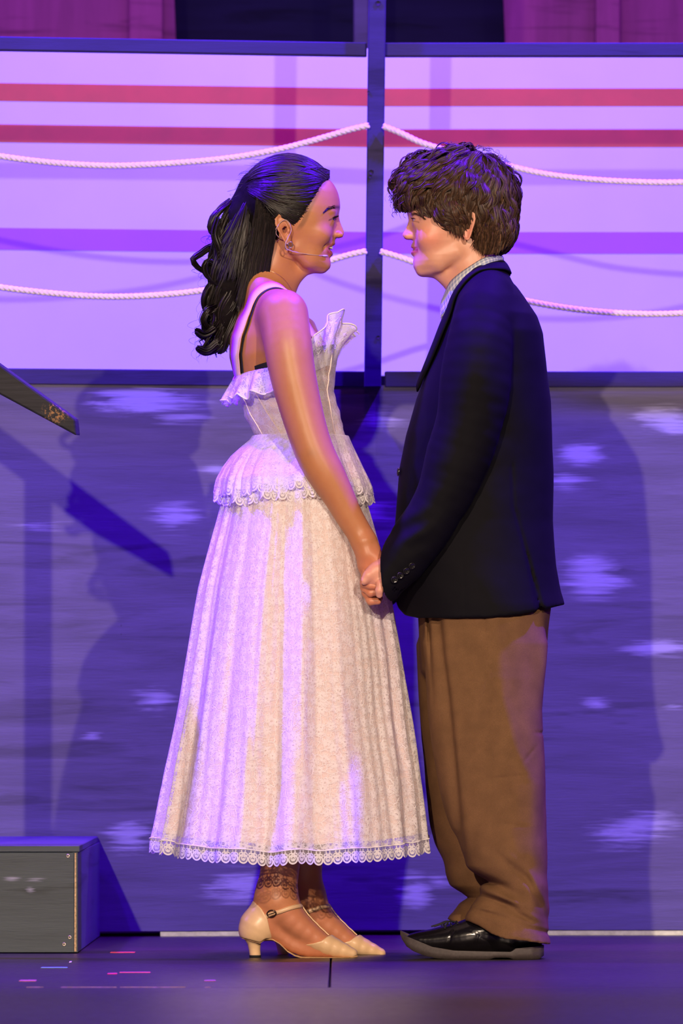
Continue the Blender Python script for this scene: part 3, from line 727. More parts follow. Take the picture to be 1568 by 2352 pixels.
S.ell((sx(781), -.0085, sz(547)), (.0052, .0030, .0022), .002, mir=True, sub=True)                           # nostril
EC = np.array([sx(754.5), -.031, sz(508)])
S.ell(EC+(.0145, -.004, -.001), (.012, .018, .0085), .014, mir=True, sub=True)                                   # socket
S.ell(EC+(.004, 0, .017), (.010, .018, .0055), .008, mir=True)                                          # brow ridge
S.ell(EC, (.0134, .0134, .0130), .014, mir=True)                                                        # lids
def lidcut(h, tilt, up=0.35, rad=.0118):
    def fn(p):
        q = p-EC; lat = np.arctan2(-q[:, 1], q[:, 0]); zc = q[:, 2]+tilt*q[:, 1]
        w = np.clip(1-((lat-0.1)/0.95)**2, 0, 1); r = np.linalg.norm(q, axis=1)
        d = np.where(zc > 0, zc-h*w*(1+up), -zc-h*w*(1-up)); return np.maximum(np.maximum(d, rad-r), np.maximum(r-.03, -q[:, 0]))
    return fn
S.add(lidcut(.0046, 0.12), EC-.03, EC+.03, 0.0006, mir=True, sub=True)
# mouth opening with a corner that turns up
S.chain([(769, 569.5, 0, .0056), (763, 569.5, -.010, .0054), (757.5, 570.3, -.0172, .0047), (752.5, 571, -.0208, .0010)], k=.0012, ki=.003, mir=True, sub=True)
S.chain([(759.5, 583, 0, .0045), (756, 582, -.011, .0040), (750, 576, -.0225, .0020)], k=.006, ki=.004, mir=True)  # lower lip
S.chain([(765, 560, 0, .0036), (759, 563, -.012, .0032), (750.5, 569, -.0235, .0018)], k=.005, ki=.004, mir=True)
S.chain([(747, 551, -.027, .0012), (742, 561, -.0325, .0014), (743, 570, -.035, .0005)], k=.011, mir=True, sub=True)   # smile fold
# ear
def ear(S, cx, cy, ylat, tilt=0.12, sc=1.0, sgn=1):
    c = np.array([sx(cx), -ylat, sz(cy)])
    S.add(lambda p: ear_fn(p, c, tilt, sc, sgn), c-.045*sc, c+.045*sc, .002, mir=True)
def ear_fn(p, c, tilt, sc, sgn):
    q = (p-c)/sc; x = q[:, 0]*sgn; z = q[:, 2]; y = q[:, 1]
    ct, st = math.cos(tilt), math.sin(tilt); u = x*ct+z*st; v = -x*st+z*ct
    # outer flare: back edge leans away from the head
    yy = y+0.25*(-u)+.001
    hw = np.interp(v, [-.032, -.022, -.008, .010, .022, .031], [.004, .0085, .0115, .0165, .0155, .006])
    uc = np.interp(v, [-.032, -.022, 0, .02, .031], [.006, .005, .0005, -.001, -.001])
    e = np.sqrt(((u-uc)/hw)**2+(np.maximum(np.abs(v)-.012, 0)/.020)**2*0+1e-9)
    cap = np.abs(v)-.0315
    out = np.maximum((e-1)*hw, cap); disc = smax(out, np.abs(yy)-.0022, .003)
    rim = np.sqrt((out+.0022)**2+(yy+.0022)**2)-.0026; rim = np.where(u > uc+hw*0.55, 1, rim) if True else rim
    d = smin(disc, rim, .003)
    con = np.sqrt(((u-.003)/.0075)**2+((v+.002)/.011)**2+((yy+.0045)/.0062)**2)-1; d = smax(d, -con*.006, .003)
    ah = np.sqrt((np.sqrt(((u+.001)/.0085)**2+((v-.003)/.0165)**2)*.012-.012)**2+(yy+.001)**2)-.0016; d = smin(d, ah, .002)
    tr = np.linalg.norm((q-np.array([.0105*sgn, -.0015, -.003]))/np.array([.0035, .003, .0055]), axis=1)-1
    return smin(d, tr*.003, .002)*sc
ear(S, 652, 533, .0745, tilt=0.10, sgn=1)
# neck, shoulders, torso
S.chain([(628, 560, 0, .050), (622, 610, 0, .050), (619, 660, 0, .052), (615, 700, 0, .058)], k=.018)
S.chain([(700, 618, 0, .012), (655, 640, 0, .03)], k=.02)
S.chain([(598, 652, -.02, .036), (618, 690, -.075, .036), (645, 716, -.135, .038)], k=.03, mir=True)
S.loft([(700, 672, 562, .115), (740, 722, 540, .138), (780, 738, 527, .142), (820, 748, 526, .140), (860, 752, 536, .132), (900, 753, 550, .122), (950, 762, 566, .112), (1000, 776, 592, .106), (1060, 770, 580, .13),
        (1120, 765, 560, .155), (1200, 760, 560, .165), (1290, 745, 575, .165)], p=2.25, k=.03, cap=.04)
S.ell((sx(712), -.060, sz(835)), (.042, .05, .05), .03, mir=True)
ARM = [(654, 722, -.158, .0475), (661, 790, -.178, .0490), (672, 860, -.186, .0470), (690, 935, -.192, .0435), (712, 1010, -.198, .0405), (725, 1045, -.200, .0398), (748, 1088, -.200, .0380), (775, 1135, -.198, .0325), (803, 1188, -.194, .0280), (827, 1228, -.190, .0262), (836, 1245, -.190, .0262)]
S.chain(ARM, k=.03, mir=True, fine=3)
# hand (palm then fingers curling round the boy's)
S.chain([(836, 1245, -.190, .0255), (845, 1275, -.190, .0235), (845, 1300, -.188, .0195), (846, 1322, -.186, .013)], k=.008, ki=.01, mir=True, ys=1.25)
S.chain([(856, 1262, -.196, .014), (864, 1285, -.206, .0125), (872, 1308, -.214, .0098), (880, 1326, -.216, .0082)], k=.010, mir=True)            # thumb
FW = [[(838, 1322, -.208, .0088), (836, 1340, -.216, .0082), (850, 1345, -.224, .0079), (866, 1347, -.226, .0070)],
      [(838, 1326, -.192, .0090), (837, 1350, -.206, .0084), (850, 1362, -.216, .0078), (868, 1360, -.220, .0070)],
      [(840, 1326, -.176, .0090), (840, 1362, -.194, .0083), (851, 1381, -.206, .0078), (868, 1381, -.210, .0070)],
      [(844, 1324, -.162, .0085), (846, 1356, -.172, .0076), (856, 1372, -.184, .0070), (872, 1374, -.192, .0062)]]
for f in FW: S.chain(f, k=.003, ki=.004, mir=True)
# legs and feet
SHX = 65
for yl, dx in ((-.078, 0), (.078, SHX)):
    S.chain([(640+dx*.3, 1290, yl*1.1, .085), (655+dx*.5, 1500, yl, .075), (655+dx*.6, 1650, yl, .055), (640+dx*.8, 1760, yl, .056), (640+dx, 1900, yl, .048), (644+dx*.78, 1985, yl, .0405), (633+dx, 2055, yl, .0395)], k=.03, fine=3)
    S.chain([(633+dx, 2055, yl, .0385), (606+dx, 2112, yl, .030), (597+dx, 2124, yl, .029)], k=.02, ki=.02)
    S.chain([(640+dx, 2072, yl, .037), (675+dx, 2118, yl, .0310), (712+dx, 2147, yl, .0245), (750+dx, 2172, yl, .0185), (790+dx, 2186, yl, .0110)], k=.02, fine=2, ys=1.35)
    S.chain([(600+dx, 2135, yl, .0225), (622+dx, 2141, yl, .0165), (645+dx, 2150, yl, .0150), (668+dx, 2168, yl, .0150), (700+dx, 2180, yl, .0150), (760+dx, 2186, yl, .0100)], k=.015, fine=2, ys=1.4)
    S.ell((sx(630+dx), yl-.034, sz(2072)), (.010, .008, .011), .012)
xs = axis([(sx(490), sx(780)+.02, .0022), (sx(780)+.02, sx(905), .0022)]); 
xs = axis([(sx(492), sx(640), .0036), (sx(640), sx(900), .0018)])
ys = axis([(-.262, -.225, .003), (-.225, -.15, .0016), (-.15, -.09, .003), (-.09, .09, .0020), (.09, .15, .003), (.15, .225, .002), (.225, .262, .003)])
zs = axis([(.0, .30, .0040), (.30, .72, .012), (.72, sz(1300), .0018), (sz(1300), sz(1240), .0025), (sz(1240), 1.22, .005), (1.22, sz(625), .0035), (sz(625), sz(485), .00135), (sz(485), sz(375), .003)])
V, F = sdf_mesh(S, xs, ys, zs)
V = relax(V, F, 1, 0.4); _x, _y = pxs(V); _m = ((_y > 650) & (_y < 1235)); _V = relax(V, F, 8, .6); V = np.where(_m[:, None], _V, V)
def px_of(V): s = (D+V[:, 1])/D; return V[:, 0]/s*PPM+784, 1640-(V[:, 2]-CH)/s*PPM
X, Y = px_of(V); A = np.abs(V[:, 1])
def g2(x, y, sx_, sy_): return np.exp(-((X-x)/sx_)**2-((Y-y)/sy_)**2)
def mixc(C, c, w): w = np.clip(w, 0, 1)[:, None]; return C*(1-w)+np.array(c)*w
C = np.tile([0.52, 0.215, 0.095], (len(V), 1))
hd = Y < 640
C = mixc(C, (0.60, 0.24, 0.15), hd*0.6*g2(742, 540, 26, 22))
lipw = hd*np.clip((X-746)/4, 0, 1)*(A < .0285)*np.clip(1.2*np.exp(-((Y-(582-.35*np.maximum(763-X, 0)))/5.5)**2)+0.95*np.exp(-((Y-(561.5+.45*np.maximum(765-X, 0)))/3.2)**2), 0, 1)
C = mixc(C, (0.38, 0.06, 0.045), lipw*0.9*np.clip((X-748)/5, 0, 1))
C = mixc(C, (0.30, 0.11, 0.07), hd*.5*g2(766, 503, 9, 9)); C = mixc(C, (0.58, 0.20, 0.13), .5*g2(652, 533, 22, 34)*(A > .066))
C = mixc(C, (0.60, 0.22, 0.13), 0.75*np.clip((Y-1235)/60, 0, 1)*(Y < 1420)*(Y > 1235)); C = mixc(C, (0.55, 0.20, 0.13), 0.4*(Y > 2090)); C = mixc(C, (0.36, 0.16, 0.085), .45*g2(716, 1040, 14, 9)*(A > .15))
C = mixc(C, (0.035, 0.015, 0.012), hd*(A > .008)*.85*np.exp(-((Y-np.interp(X, [743, 750, 762, 772], [491, 484, 477, 476]))/np.interp(X, [743, 752, 765], [1.2, 2.2, 3.6]))**2)*np.clip((X-742)/5, 0, 1)*np.clip((A-.006)/.006, 0, 1))
C = mixc(C, (0.02, 0.01, 0.01), hd*(X > 746)*.9*np.exp(-((Y-np.interp(X, [747, 755, 768], [509, 505.5, 501]))/1.5)**2)*(A < .05)*(A > .018))
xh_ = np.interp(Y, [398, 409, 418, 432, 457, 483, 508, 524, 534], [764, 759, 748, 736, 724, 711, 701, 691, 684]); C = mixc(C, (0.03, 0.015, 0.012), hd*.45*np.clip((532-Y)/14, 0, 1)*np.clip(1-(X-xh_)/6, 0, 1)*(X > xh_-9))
# dark mouth interior
C = mixc(C, (0.06, 0.01, 0.012), (np.abs(Y-570.5) < 6)*(X > 738)*(X < 758)*(A < .0222)*(X < np.interp(A, [0, .012, .018, .0225], [758, 755, 751, 746])))
body = make_mesh('body', V, F, M_skin, wo, col=C)
# teeth, eyes, brows, lashes
def uvs(c, r, n=28):
    u = np.linspace(0, 2*PI, n+1)[:-1]; v = np.linspace(.001, PI-.001, n//2+1)
    return np.stack([c[0]+r*np.sin(v)[:, None]*np.cos(u), c[1]+r*np.sin(v)[:, None]*np.sin(u), c[2]+r*np.cos(v)[:, None]*np.ones_like(u)], -1)
def eye_pair(EC, par, gx, gy=-.0035):
    for s in (1, -1):
        c = EC*(1, s, 1); f = c+np.array([gx, gy*s, .0]); MB().grid(uvs(c, .0120, 40)[::-1], closed=True).build('eye', eye_mat('eye', f, 1), par)
eye_pair(EC, body, .0115)
mb = MB()
for s in (-1, 1):
    for i in range(7):
        a = (i+.5)*.155; x = sx(763.5)-.024*(1-math.cos(a))*1.1; y = s*(.024*math.sin(a)+.0004); w = .0036-.0002*i; h = (.0092 if i < 3 else .0086-.0004*(i-3))
        d = np.array([-math.sin(a), s*math.cos(a), 0]); nrm = np.array([math.cos(a), s*math.sin(a), 0]); c = np.array([x, y, sz(562)])
        q = []
        for zz, k in ((0, 1), (-h*.8, .95), (-h, .7)):
            q += [c-d*w*k/2-nrm*.002+[0, 0, zz], c+d*w*k/2-nrm*.002+[0, 0, zz], c+d*w*k/2+nrm*(.0006*k)+[0, 0, zz], c-d*w*k/2+nrm*(.0006*k)+[0, 0, zz]]
        Q = []
        for r in (0, 4):
            for j in range(4): Q.append([r+j, r+(j+1) % 4, r+4+(j+1) % 4, r+4+j])
        mb.add(q, Q+[[8, 9, 10, 11]])
o = mb.build('teeth', M_teeth, body, smooth=False)
def hairlets(name, roots, dirs, L, r0, mat, par, n=5, curve=(0, 0, 0)):
    t = np.linspace(0, 1, n); Pt = roots[:, None]+dirs[:, None]*(L[:, None, None]*t[None, :, None])+np.array(curve)*(t**2)[None, :, None]
    return strands(name, Pt, r0*(1-.75*t)[None]*np.ones((len(roots), 1)), mat, par, col=np.ones((len(roots), 3)))
def surf_pts(V, X, Y, poly, sgn=-1, m=3):
    """nearest body vertices to given pixel points on one side of the head"""
    out = []
    for px, py in poly:
        w = (V[:, 1]*sgn > .004); d = (X-px)**2+(Y-py)**2; d = np.where(w, d, 1e9); c = np.argsort(d)[:12]
        out.append(V[c[np.argmax(V[c, 1]*sgn)]])
    return np.array(out)
def brow(V, X, Y, line, par, mat, Sd, fwd, cnt=230, wid=3.2, L=.0075, yc=0.0):
    ln = spline(np.array([(a, b, 0) for a, b in line]), cnt); r_ = np.random.default_rng(5)
    for s in (-1, 1):
        Rr = surf_pts(V-[0, yc, 0], X, Y, [(p[0], p[1]+r_.uniform(-wid, wid)*(1-.6*i/cnt)) for i, p in enumerate(ln)], s)+[0, yc, 0]
        Rr, n = onto(Sd, Rr, .0003, 3); d = np.array([-fwd, 0, .15])+r_.normal(0, .22, (cnt, 3)); d[:, 1] += s*.5; d[:, 2] -= .5*np.linspace(0, 1, cnt); d -= (d*n).sum(1)[:, None]*n; d /= np.linalg.norm(d, axis=1)[:, None]; d = d+n*.10
        hairlets('eyebrow', Rr, d, np.full(cnt, L)*r_.uniform(.6, 1.0, cnt)*.8, .00030, mat, par)
brow(V, X, Y, [(772, 476), (764, 476), (756, 480), (746, 489)], body, M_hairw, S, 1)
def lashes(EC, par, mat, fx, n=34, L=.0085, rise=.0040):
    for s in (-1, 1):
        lat = np.linspace(-.55, .85, n); r = .0133
        c = EC*np.array([1, 1, 1]); root = np.stack([c[0]+fx*r*np.cos(lat), -(-c[1]+r*np.sin(lat)), c[2]+rise*(1-((lat-.1)/1.1)**2)+0*lat], 1)
        d = np.stack([fx*np.cos(lat)*1.0, -np.sin(lat), np.full(n, .28)], 1); root[:, 1] *= -s; d[:, 1] *= -s; d /= np.linalg.norm(d, axis=1)[:, None]
        hairlets('eyelash', root, d, np.full(n, L), .00055, mat, par, curve=(0, 0, .002))
lashes(EC, body, M_hairw, 1)
body_w = body
# ---------------------------------------------------------------- dress: lofted cloth surfaces
NTH = 480
TH = np.linspace(0, 2*PI, NTH+1)     # 0 = front (+x), 3/2 pi = camera side
def sect(rows, py):
    R = np.array(rows, float); f, b, w = (np.interp(py, R[:, 0], R[:, i]) for i in (1, 2, 3)); return sx((f+b)/2), (sx(f)-sx(b))/2, w
def loftpt(rows, py, th, off=0.0, p=2.15):
    c, a, w = sect(rows, py); ct, st = np.cos(th), np.sin(th)
    x = c+(a+off)*np.sign(ct)*np.abs(ct)**(2/p); y = (w+off)*np.sign(st)*np.abs(st)**(2/p)
    return np.stack([x, y, sz(py)+0*x], -1)
def arclen(th, R=0.22): return th*R
BOD = [(770, 771, 524, .146), (790, 771, 526, .150), (830, 771, 529, .150), (860, 769, 537, .143), (900, 765, 545, .133), (930, 772, 557, .125), (957, 781, 565, .120), (982, 785, 578, .116), (1006, 792, 589, .115), (1022, 797, 586, .118)]
nearness = lambda th: np.exp(-(np.angle(np.exp(1j*(th-1.5*PI)))/.9)**2)
def topedge(th):
    t = np.abs(np.angle(np.exp(1j*th)))   # 0 front, pi back, symmetric
    return np.interp(t, [0, .6, 1.2, 1.6, 2.2, PI], [800, 812, 838, 858, 868, 880])
def cloth(name, mat, par, f, ts, th=TH, uvf=None):
    G = np.stack([f(t, th) for t in ts], 0)
    L = np.concatenate([[0], np.cumsum(np.linalg.norm(np.diff(G[len(ts)//2], axis=0), axis=1))])
    v = G[:, :, 2]; uv = np.stack([np.broadcast_to(L, v.shape), v], -1) if uvf is None else uvf(L, G)
    return MB().grid(G, uv=uv).build(name, mat, par)
def wr(th, py, amp):   # tiny cloth wrinkles
    q = np.stack([np.cos(th)*6, np.sin(th)*6, np.full(th.shape, py/38.0)], -1); return amp*noise(q*1.0+5)
def bodf(off):
    def f(t, th):
        te = topedge(th); py = te+(1018-te)*t
        c = loftpt(BOD, py, th, off); n = np.stack([np.cos(th), np.sin(th), 0*th], -1)
        q = np.stack([np.cos(th)*3, np.sin(th)*3, py/16.0], -1)
        return c+n*(0.0022*noise(q)*np.clip(t*4, 0, 1))[:, None]
    return f
dress = cloth('bodice', M_lining, wo, bodf(0.0), np.linspace(0, 1, 44)); dress['label'] = 'fitted pink bodice under lace'
cloth('lace_overlay', M_lace, dress, bodf(0.0022), np.linspace(0, 1, 44))
# raised seams on the bodice
mb = MB()
for t0, t1 in ((1.5*PI+.55, 1.5*PI+.30), (1.5*PI-.75, 1.5*PI-.35), (1.5*PI+1.1, 1.5*PI+.8), (1.5*PI-1.2, 1.5*PI-.9)):
    ts = np.linspace(0.02, 1, 40); pts = np.array([bodf(.0038)(t, np.array([t0+(t1-t0)*t]))[0] for t in ts]); mb.tube(pts, .0013, 6)
mb.build('seam', simple('cream piping', (.85, .72, .66), .6, 300, .1), dress)
# black undershirt above the bodice edge
cloth('undershirt', M_black, wo, lambda t, th: loftpt(BOD, topedge(th)-13*nearness(th)*1.0-10+30*t, th, -.0035), np.linspace(0, 1, 6))
# skirt
SK = [(1008, 790, 590, .114), (1030, 800, 560, .135), (1060, 812, 535, .160), (1150, 838, 512, .193), (1250, 866, 486, .213), (1350, 888, 463, .230), (1500, 915, 438, .250), (1650, 937, 412, .266), (1800, 960, 389, .280), (1900, 974, 370, .290), (1960, 982, 355, .296)]
def foldf(th):
    ph = 7*th+1.3*np.sin(3*th+1)+.9*np.sin(5*th+2)+.5*np.sin(2*th)
    s = np.sin(ph); return 0.65*(1-2*np.abs(s)**1.4)*(1+.4*np.sin(4*th+.7))+0.30*np.sin(21*th+2.2*np.sin(3*th)+.4)*(.5+.5*np.sin(2*th+2.2*np.sin(th)))+.3*np.sin(11*th+2*np.sin(4*th))
def fine(th): return np.sin(47*th+2*np.sin(7*th))*.5+np.sin(71*th+1.5*np.sin(5*th+1))*.3
def skf(off, py0=1010, hem=0.0, amp=1.0):
    def f(t, th):
        h = 1922+26*nearness(th)**.7+hem-3.5*foldf(th); py = py0+(h-py0)*t
        g = np.clip((py-1010)/920, 0, 1)
        c = loftpt(SK, py, th, off); n = np.stack([np.cos(th), np.sin(th), 0*th], -1)
        q = np.stack([np.cos(th)*4, np.sin(th)*4, py/150.0], -1)
        r = amp*(.0165*g**.75*foldf(th+.04*np.sin(py/260))+.0028*fine(th+.03*np.sin(py/190))*(.35+.65*g)*np.clip(g*8, 0, 1)+.005*noise(q)*g)
        return c+n*r[:, None]
    return f
TH2 = np.linspace(0, 2*PI, 901)
skirt = cloth('skirt', M_lining, wo, skf(-.006, hem=-16), np.linspace(0, 1, 56), TH2)
cloth('lace_overlay', M_lace, skirt, skf(0.0015), np.linspace(0, 1, 60), TH2)
# scalloped hem edging
PER = .0205; HG = .030
TH3 = np.linspace(0, 2*PI, 1401); hemc = skf(0.002)(1.0, TH3); L3 = np.concatenate([[0], np.cumsum(np.linalg.norm(np.diff(hemc, axis=0), axis=1))]); PERh = L3[-1]/round(L3[-1]/PER)
def hemtrim(z0, hg, c0, L, name, par, per, flare=.10, mat=None):
    fu = (L/per) % 1-.5; n = np.stack([np.cos(TH3), np.sin(TH3), 0*TH3], -1); rows = []; uv = []
    for k in range(9):
        v = k/8; low = hg-per*.30*(2*fu)**2*1.0; dz = low*v
        rows.append(c0-np.array([0, 0, 1])*(dz-z0)[:, None]+n*(flare*dz+.0012*np.sin(L*160)*v)[:, None]); uv.append(np.stack([L/per*PER, hg-dz], -1))
    return MB().grid(np.stack(rows), uv=np.stack(uv)).build(name, mat or M_lacetrim, par)
tr = hemtrim(.001, HG, hemc, L3, 'hem_edging', skirt, PERh); tr['label'] = 'scalloped lace edging of the hem'
MB().tube(skf(.003)(0.9985, TH3)[::2], .0013, 6, cap=False).build('hem_cord', simple('white cord', (.85, .8, .82), .7), skirt)
# peplum, two tiers
PE = [(1000, 792, 588, .117), (1011, 796, 581, .119), (1022, 800, 568, .124), (1048, 811, 540, .142), (1075, 822, 521, .168), (1102, 834, 508, .190), (1135, 845, 502, .198), (1160, 848, 500, .202)]
def pepf(off, hem, ph):
    def f(t, th):
        fo = 0.6*np.sin(13*th+1.3*np.sin(2*th)+ph)+.4*np.sin(23*th+ph*2+2*np.sin(3*th))
        h = hem-6*fo+13*np.exp(-(np.angle(np.exp(1j*(th-3.9)))/.5)**2)+8*np.exp(-(np.angle(np.exp(1j*(th-6.0)))/.5)**2); py = 1002+(h-1002)*t
        g = np.clip((py-1005)/140, 0, 1); c = loftpt(PE, py, th, off); n = np.stack([np.cos(th), np.sin(th), 0*th], -1)
        return c+n*(.0100*g*fo+.001*np.sin(61*th+ph)*g)[:, None]
    return f
for off, hem, ph, nm in ((.003, 1138, .3, 'peplum'), (.0075, 1118, 1.7, 'peplum_top_tier')):
    o = cloth(nm, M_lace, dress if 0 else wo, pepf(off, hem, ph), np.linspace(0, 1, 26), TH2)
    c0 = pepf(off, hem, ph)(1.0, TH3); L = np.concatenate([[0], np.cumsum(np.linalg.norm(np.diff(c0, axis=0), axis=1))]); hemtrim(.001, .016, c0, L, 'lace_edging', o, L[-1]/round(L[-1]/.017), .15)
    if off < .01: cloth('lining', M_lining, o, pepf(.000, hem-18, ph), np.linspace(0, 1, 16), TH2)
wb = MB(); tq = np.linspace(0, 2*PI, 200); pts = loftpt(BOD, 1010+5*nearness(tq), tq, .0035); wb.tube(pts, .0022, 8, cap=False); wb.build('waist_seam', M_lining, dress)
# neckline ruffle
def ruf(lift):
    G = []; UV = []
    e0 = topedge(TH3); base = loftpt(BOD, e0, TH3, .001); n = np.stack([np.cos(TH3), np.sin(TH3), 0*TH3], -1); up = np.array([0, 0, 1.0])
    t = np.abs(np.angle(np.exp(1j*TH3))); fr = 1-np.clip((t-1.0)/.45, 0, 1); fr = fr*fr*(3-2*fr); n2 = np.stack([np.cos(TH3), 1.7*np.sin(TH3), 0*TH3], -1); n2 /= np.linalg.norm(n2, axis=1)[:, None]; n = n*(1-fr[:, None])+n2*fr[:, None]
    L = np.concatenate([[0], np.cumsum(np.linalg.norm(np.diff(base, axis=0), axis=1))]); n_s = round(L[-1]/.030); sc = np.abs(np.sin(PI*L/L[-1]*n_s))
    rip = np.sin(L*105+1.2*np.sin(L*22))*.6+.4*np.sin(L*170+1); rip2 = np.sin(L*135+2)
    pk = .052*np.exp(-((t-.62)/.38)**2)+.026
    for k in range(17):
        v = k/16; h = (1-fr)*(.008-.050*v+.006*rip*v)+fr*(-.030+(.030+pk)*v**.85+.006*rip*v); o = (1-fr)*(.002+.022*v**.8+.010*rip*v)+fr*(.001+.012*v+.018*v*v*np.exp(-(t/.7)**2)+.007*v*v+.011*rip2*v)
        edge = .006*(sc-.4)*v
        h = h+np.where(fr > .5, edge, -edge)
        G.append(base+up*h[:, None]+n*o[:, None]); UV.append(np.stack([L*1.5, np.full(L.shape, v*.055)], -1))
    return np.stack(G), np.stack(UV)
G, UV = ruf(1)
rf = MB().grid(G, uv=UV).build('neckline_ruffle', M_laceruf, wo); rf['label'] = 'scalloped white lace ruffle round the neckline'
MB().tube(G[-1], .0016, 6, cap=False).build('scalloped_edge', simple('white satin edge', (.9, .86, .88), .6), rf)
# shoulder straps
for s in (-1, 1):
    pth = [(552, 874, .060), (532, 830, .085), (530, 785, .100), (545, 735, .108), (575, 692, .104), (610, 668, .098), (645, 660, .095), (675, 672, .098), (700, 704, .103), (718, 745, .104), (732, 800, .095)]
    q = Pn([(a, b, s*c) for a, b, c in pth]); q = spline(q, 80)
    q, n = onto(S, q, .0022); n[:, :] = (n+np.roll(n, 1, 0)+np.roll(n, -1, 0)); n /= np.linalg.norm(n, axis=1)[:, None]; t = np.linspace(0, 1, 80)
    for _ in range(3): q[1:-1] = (q[:-2]+2*q[1:-1]+q[2:])/4
    mb = MB(); ribbon(mb, q, n, np.interp(t, [0, .3, .6, 1], [.034, .035, .026, .022]), .0016); st_ = mb.build('shoulder_strap', M_strap, wo)
    mb = MB(); T = np.gradient(q, axis=0); T /= np.linalg.norm(T, axis=1)[:, None]; Wd = np.cross(T, n); sg_ = 1 if (Wd[40, 1]*s > 0) else -1
    wv = np.interp(t, [0, .3, .6, 1], [.017, .0175, .013, .011]); mb.tube(q+Wd*(wv*sg_)[:, None]+n*.0012, .0013, 6); mb.build('strap_piping', simple('peach piping', (.85, .5, .42), .5), st_)
    q2, n2 = onto(S, q+Wd*(sg_*(wv+.004))[:, None], .0009); mb = MB(); ribbon(mb, q2, n2, np.interp(t, [0, .2, .5, .8, 1], [.012, .006, .006, .016, .018]), .0008); mb.build('undershirt_strap', M_black, wo)
# necklace, earrings, headset
q = spline(Pn([(584, 640, -.030), (604, 630, -.044), (630, 636, -.048), (648, 650, -.040), (662, 668, -.024), (668, 680, 0)]), 60); q = np.concatenate([q, q[::-1][1:]*[1, -1, 1]]); q, _ = onto(S, q, .0008)
MB().tube(q, .0006, 5, cap=False).build('necklace', M_gold, wo)
for s in (-1, 1):
    for k, (cx, cy, r) in enumerate(((659.5, 567, .0052), (667, 562, .0048))):
        c = P(cx, cy, s*.080); a = np.linspace(0, 2*PI, 30)
        MB().tube(np.stack([c[0]+r*np.cos(a)*(.9 if k else .75), c[1]+.002*np.sin(a)*s, c[2]+r*np.sin(a)*1.25], 1), .0011, 7, cap=False).build('hoop_earring', M_silver, wo)
mic = spline(Pn([(640, 545, -.072), (634, 537, -.080), (640, 515, -.083), (655, 505, -.083), (664, 512, -.085), (668, 528, -.084), (660, 548, -.088), (655, 562, -.088), (657, 570, -.086), (668, 576, -.080), (690, 581, -.067), (715, 585, -.053), (735, 587, -.040), (742, 587.5, -.034)]), 120)
_d = S.ev(mic); _, _g = onto(S, mic, .002, 1); mic = mic+np.maximum(.0022-_d, 0)[:, None]*_g
hs = MB().tube(mic, .0008, 7).build('headset_microphone', simple('pink beige wire', (.55, .36, .36), .35), wo)
a, b = mic[-1]-(mic[-1]-mic[-8])*.4, mic[-1]+(mic[-1]-mic[-8])*.7; MB().tube(np.linspace(a, b, 6), [.0014, .0019, .002, .002, .0018, .001], 10).build('microphone_tip', simple('pale capsule', (.62, .55, .6), .3), hs)
cb = spline(Pn([(640, 546, -.072), (634, 552, -.072), (626, 560, -.062), (618, 575, -.052), (610, 600, -.050), (600, 625, -.047)]), 50); cb, _ = onto(S, cb, .0016); MB().tube(cb, .0012, 7).build('microphone_cable', simple('beige cable', (.45, .27, .14), .5), hs)
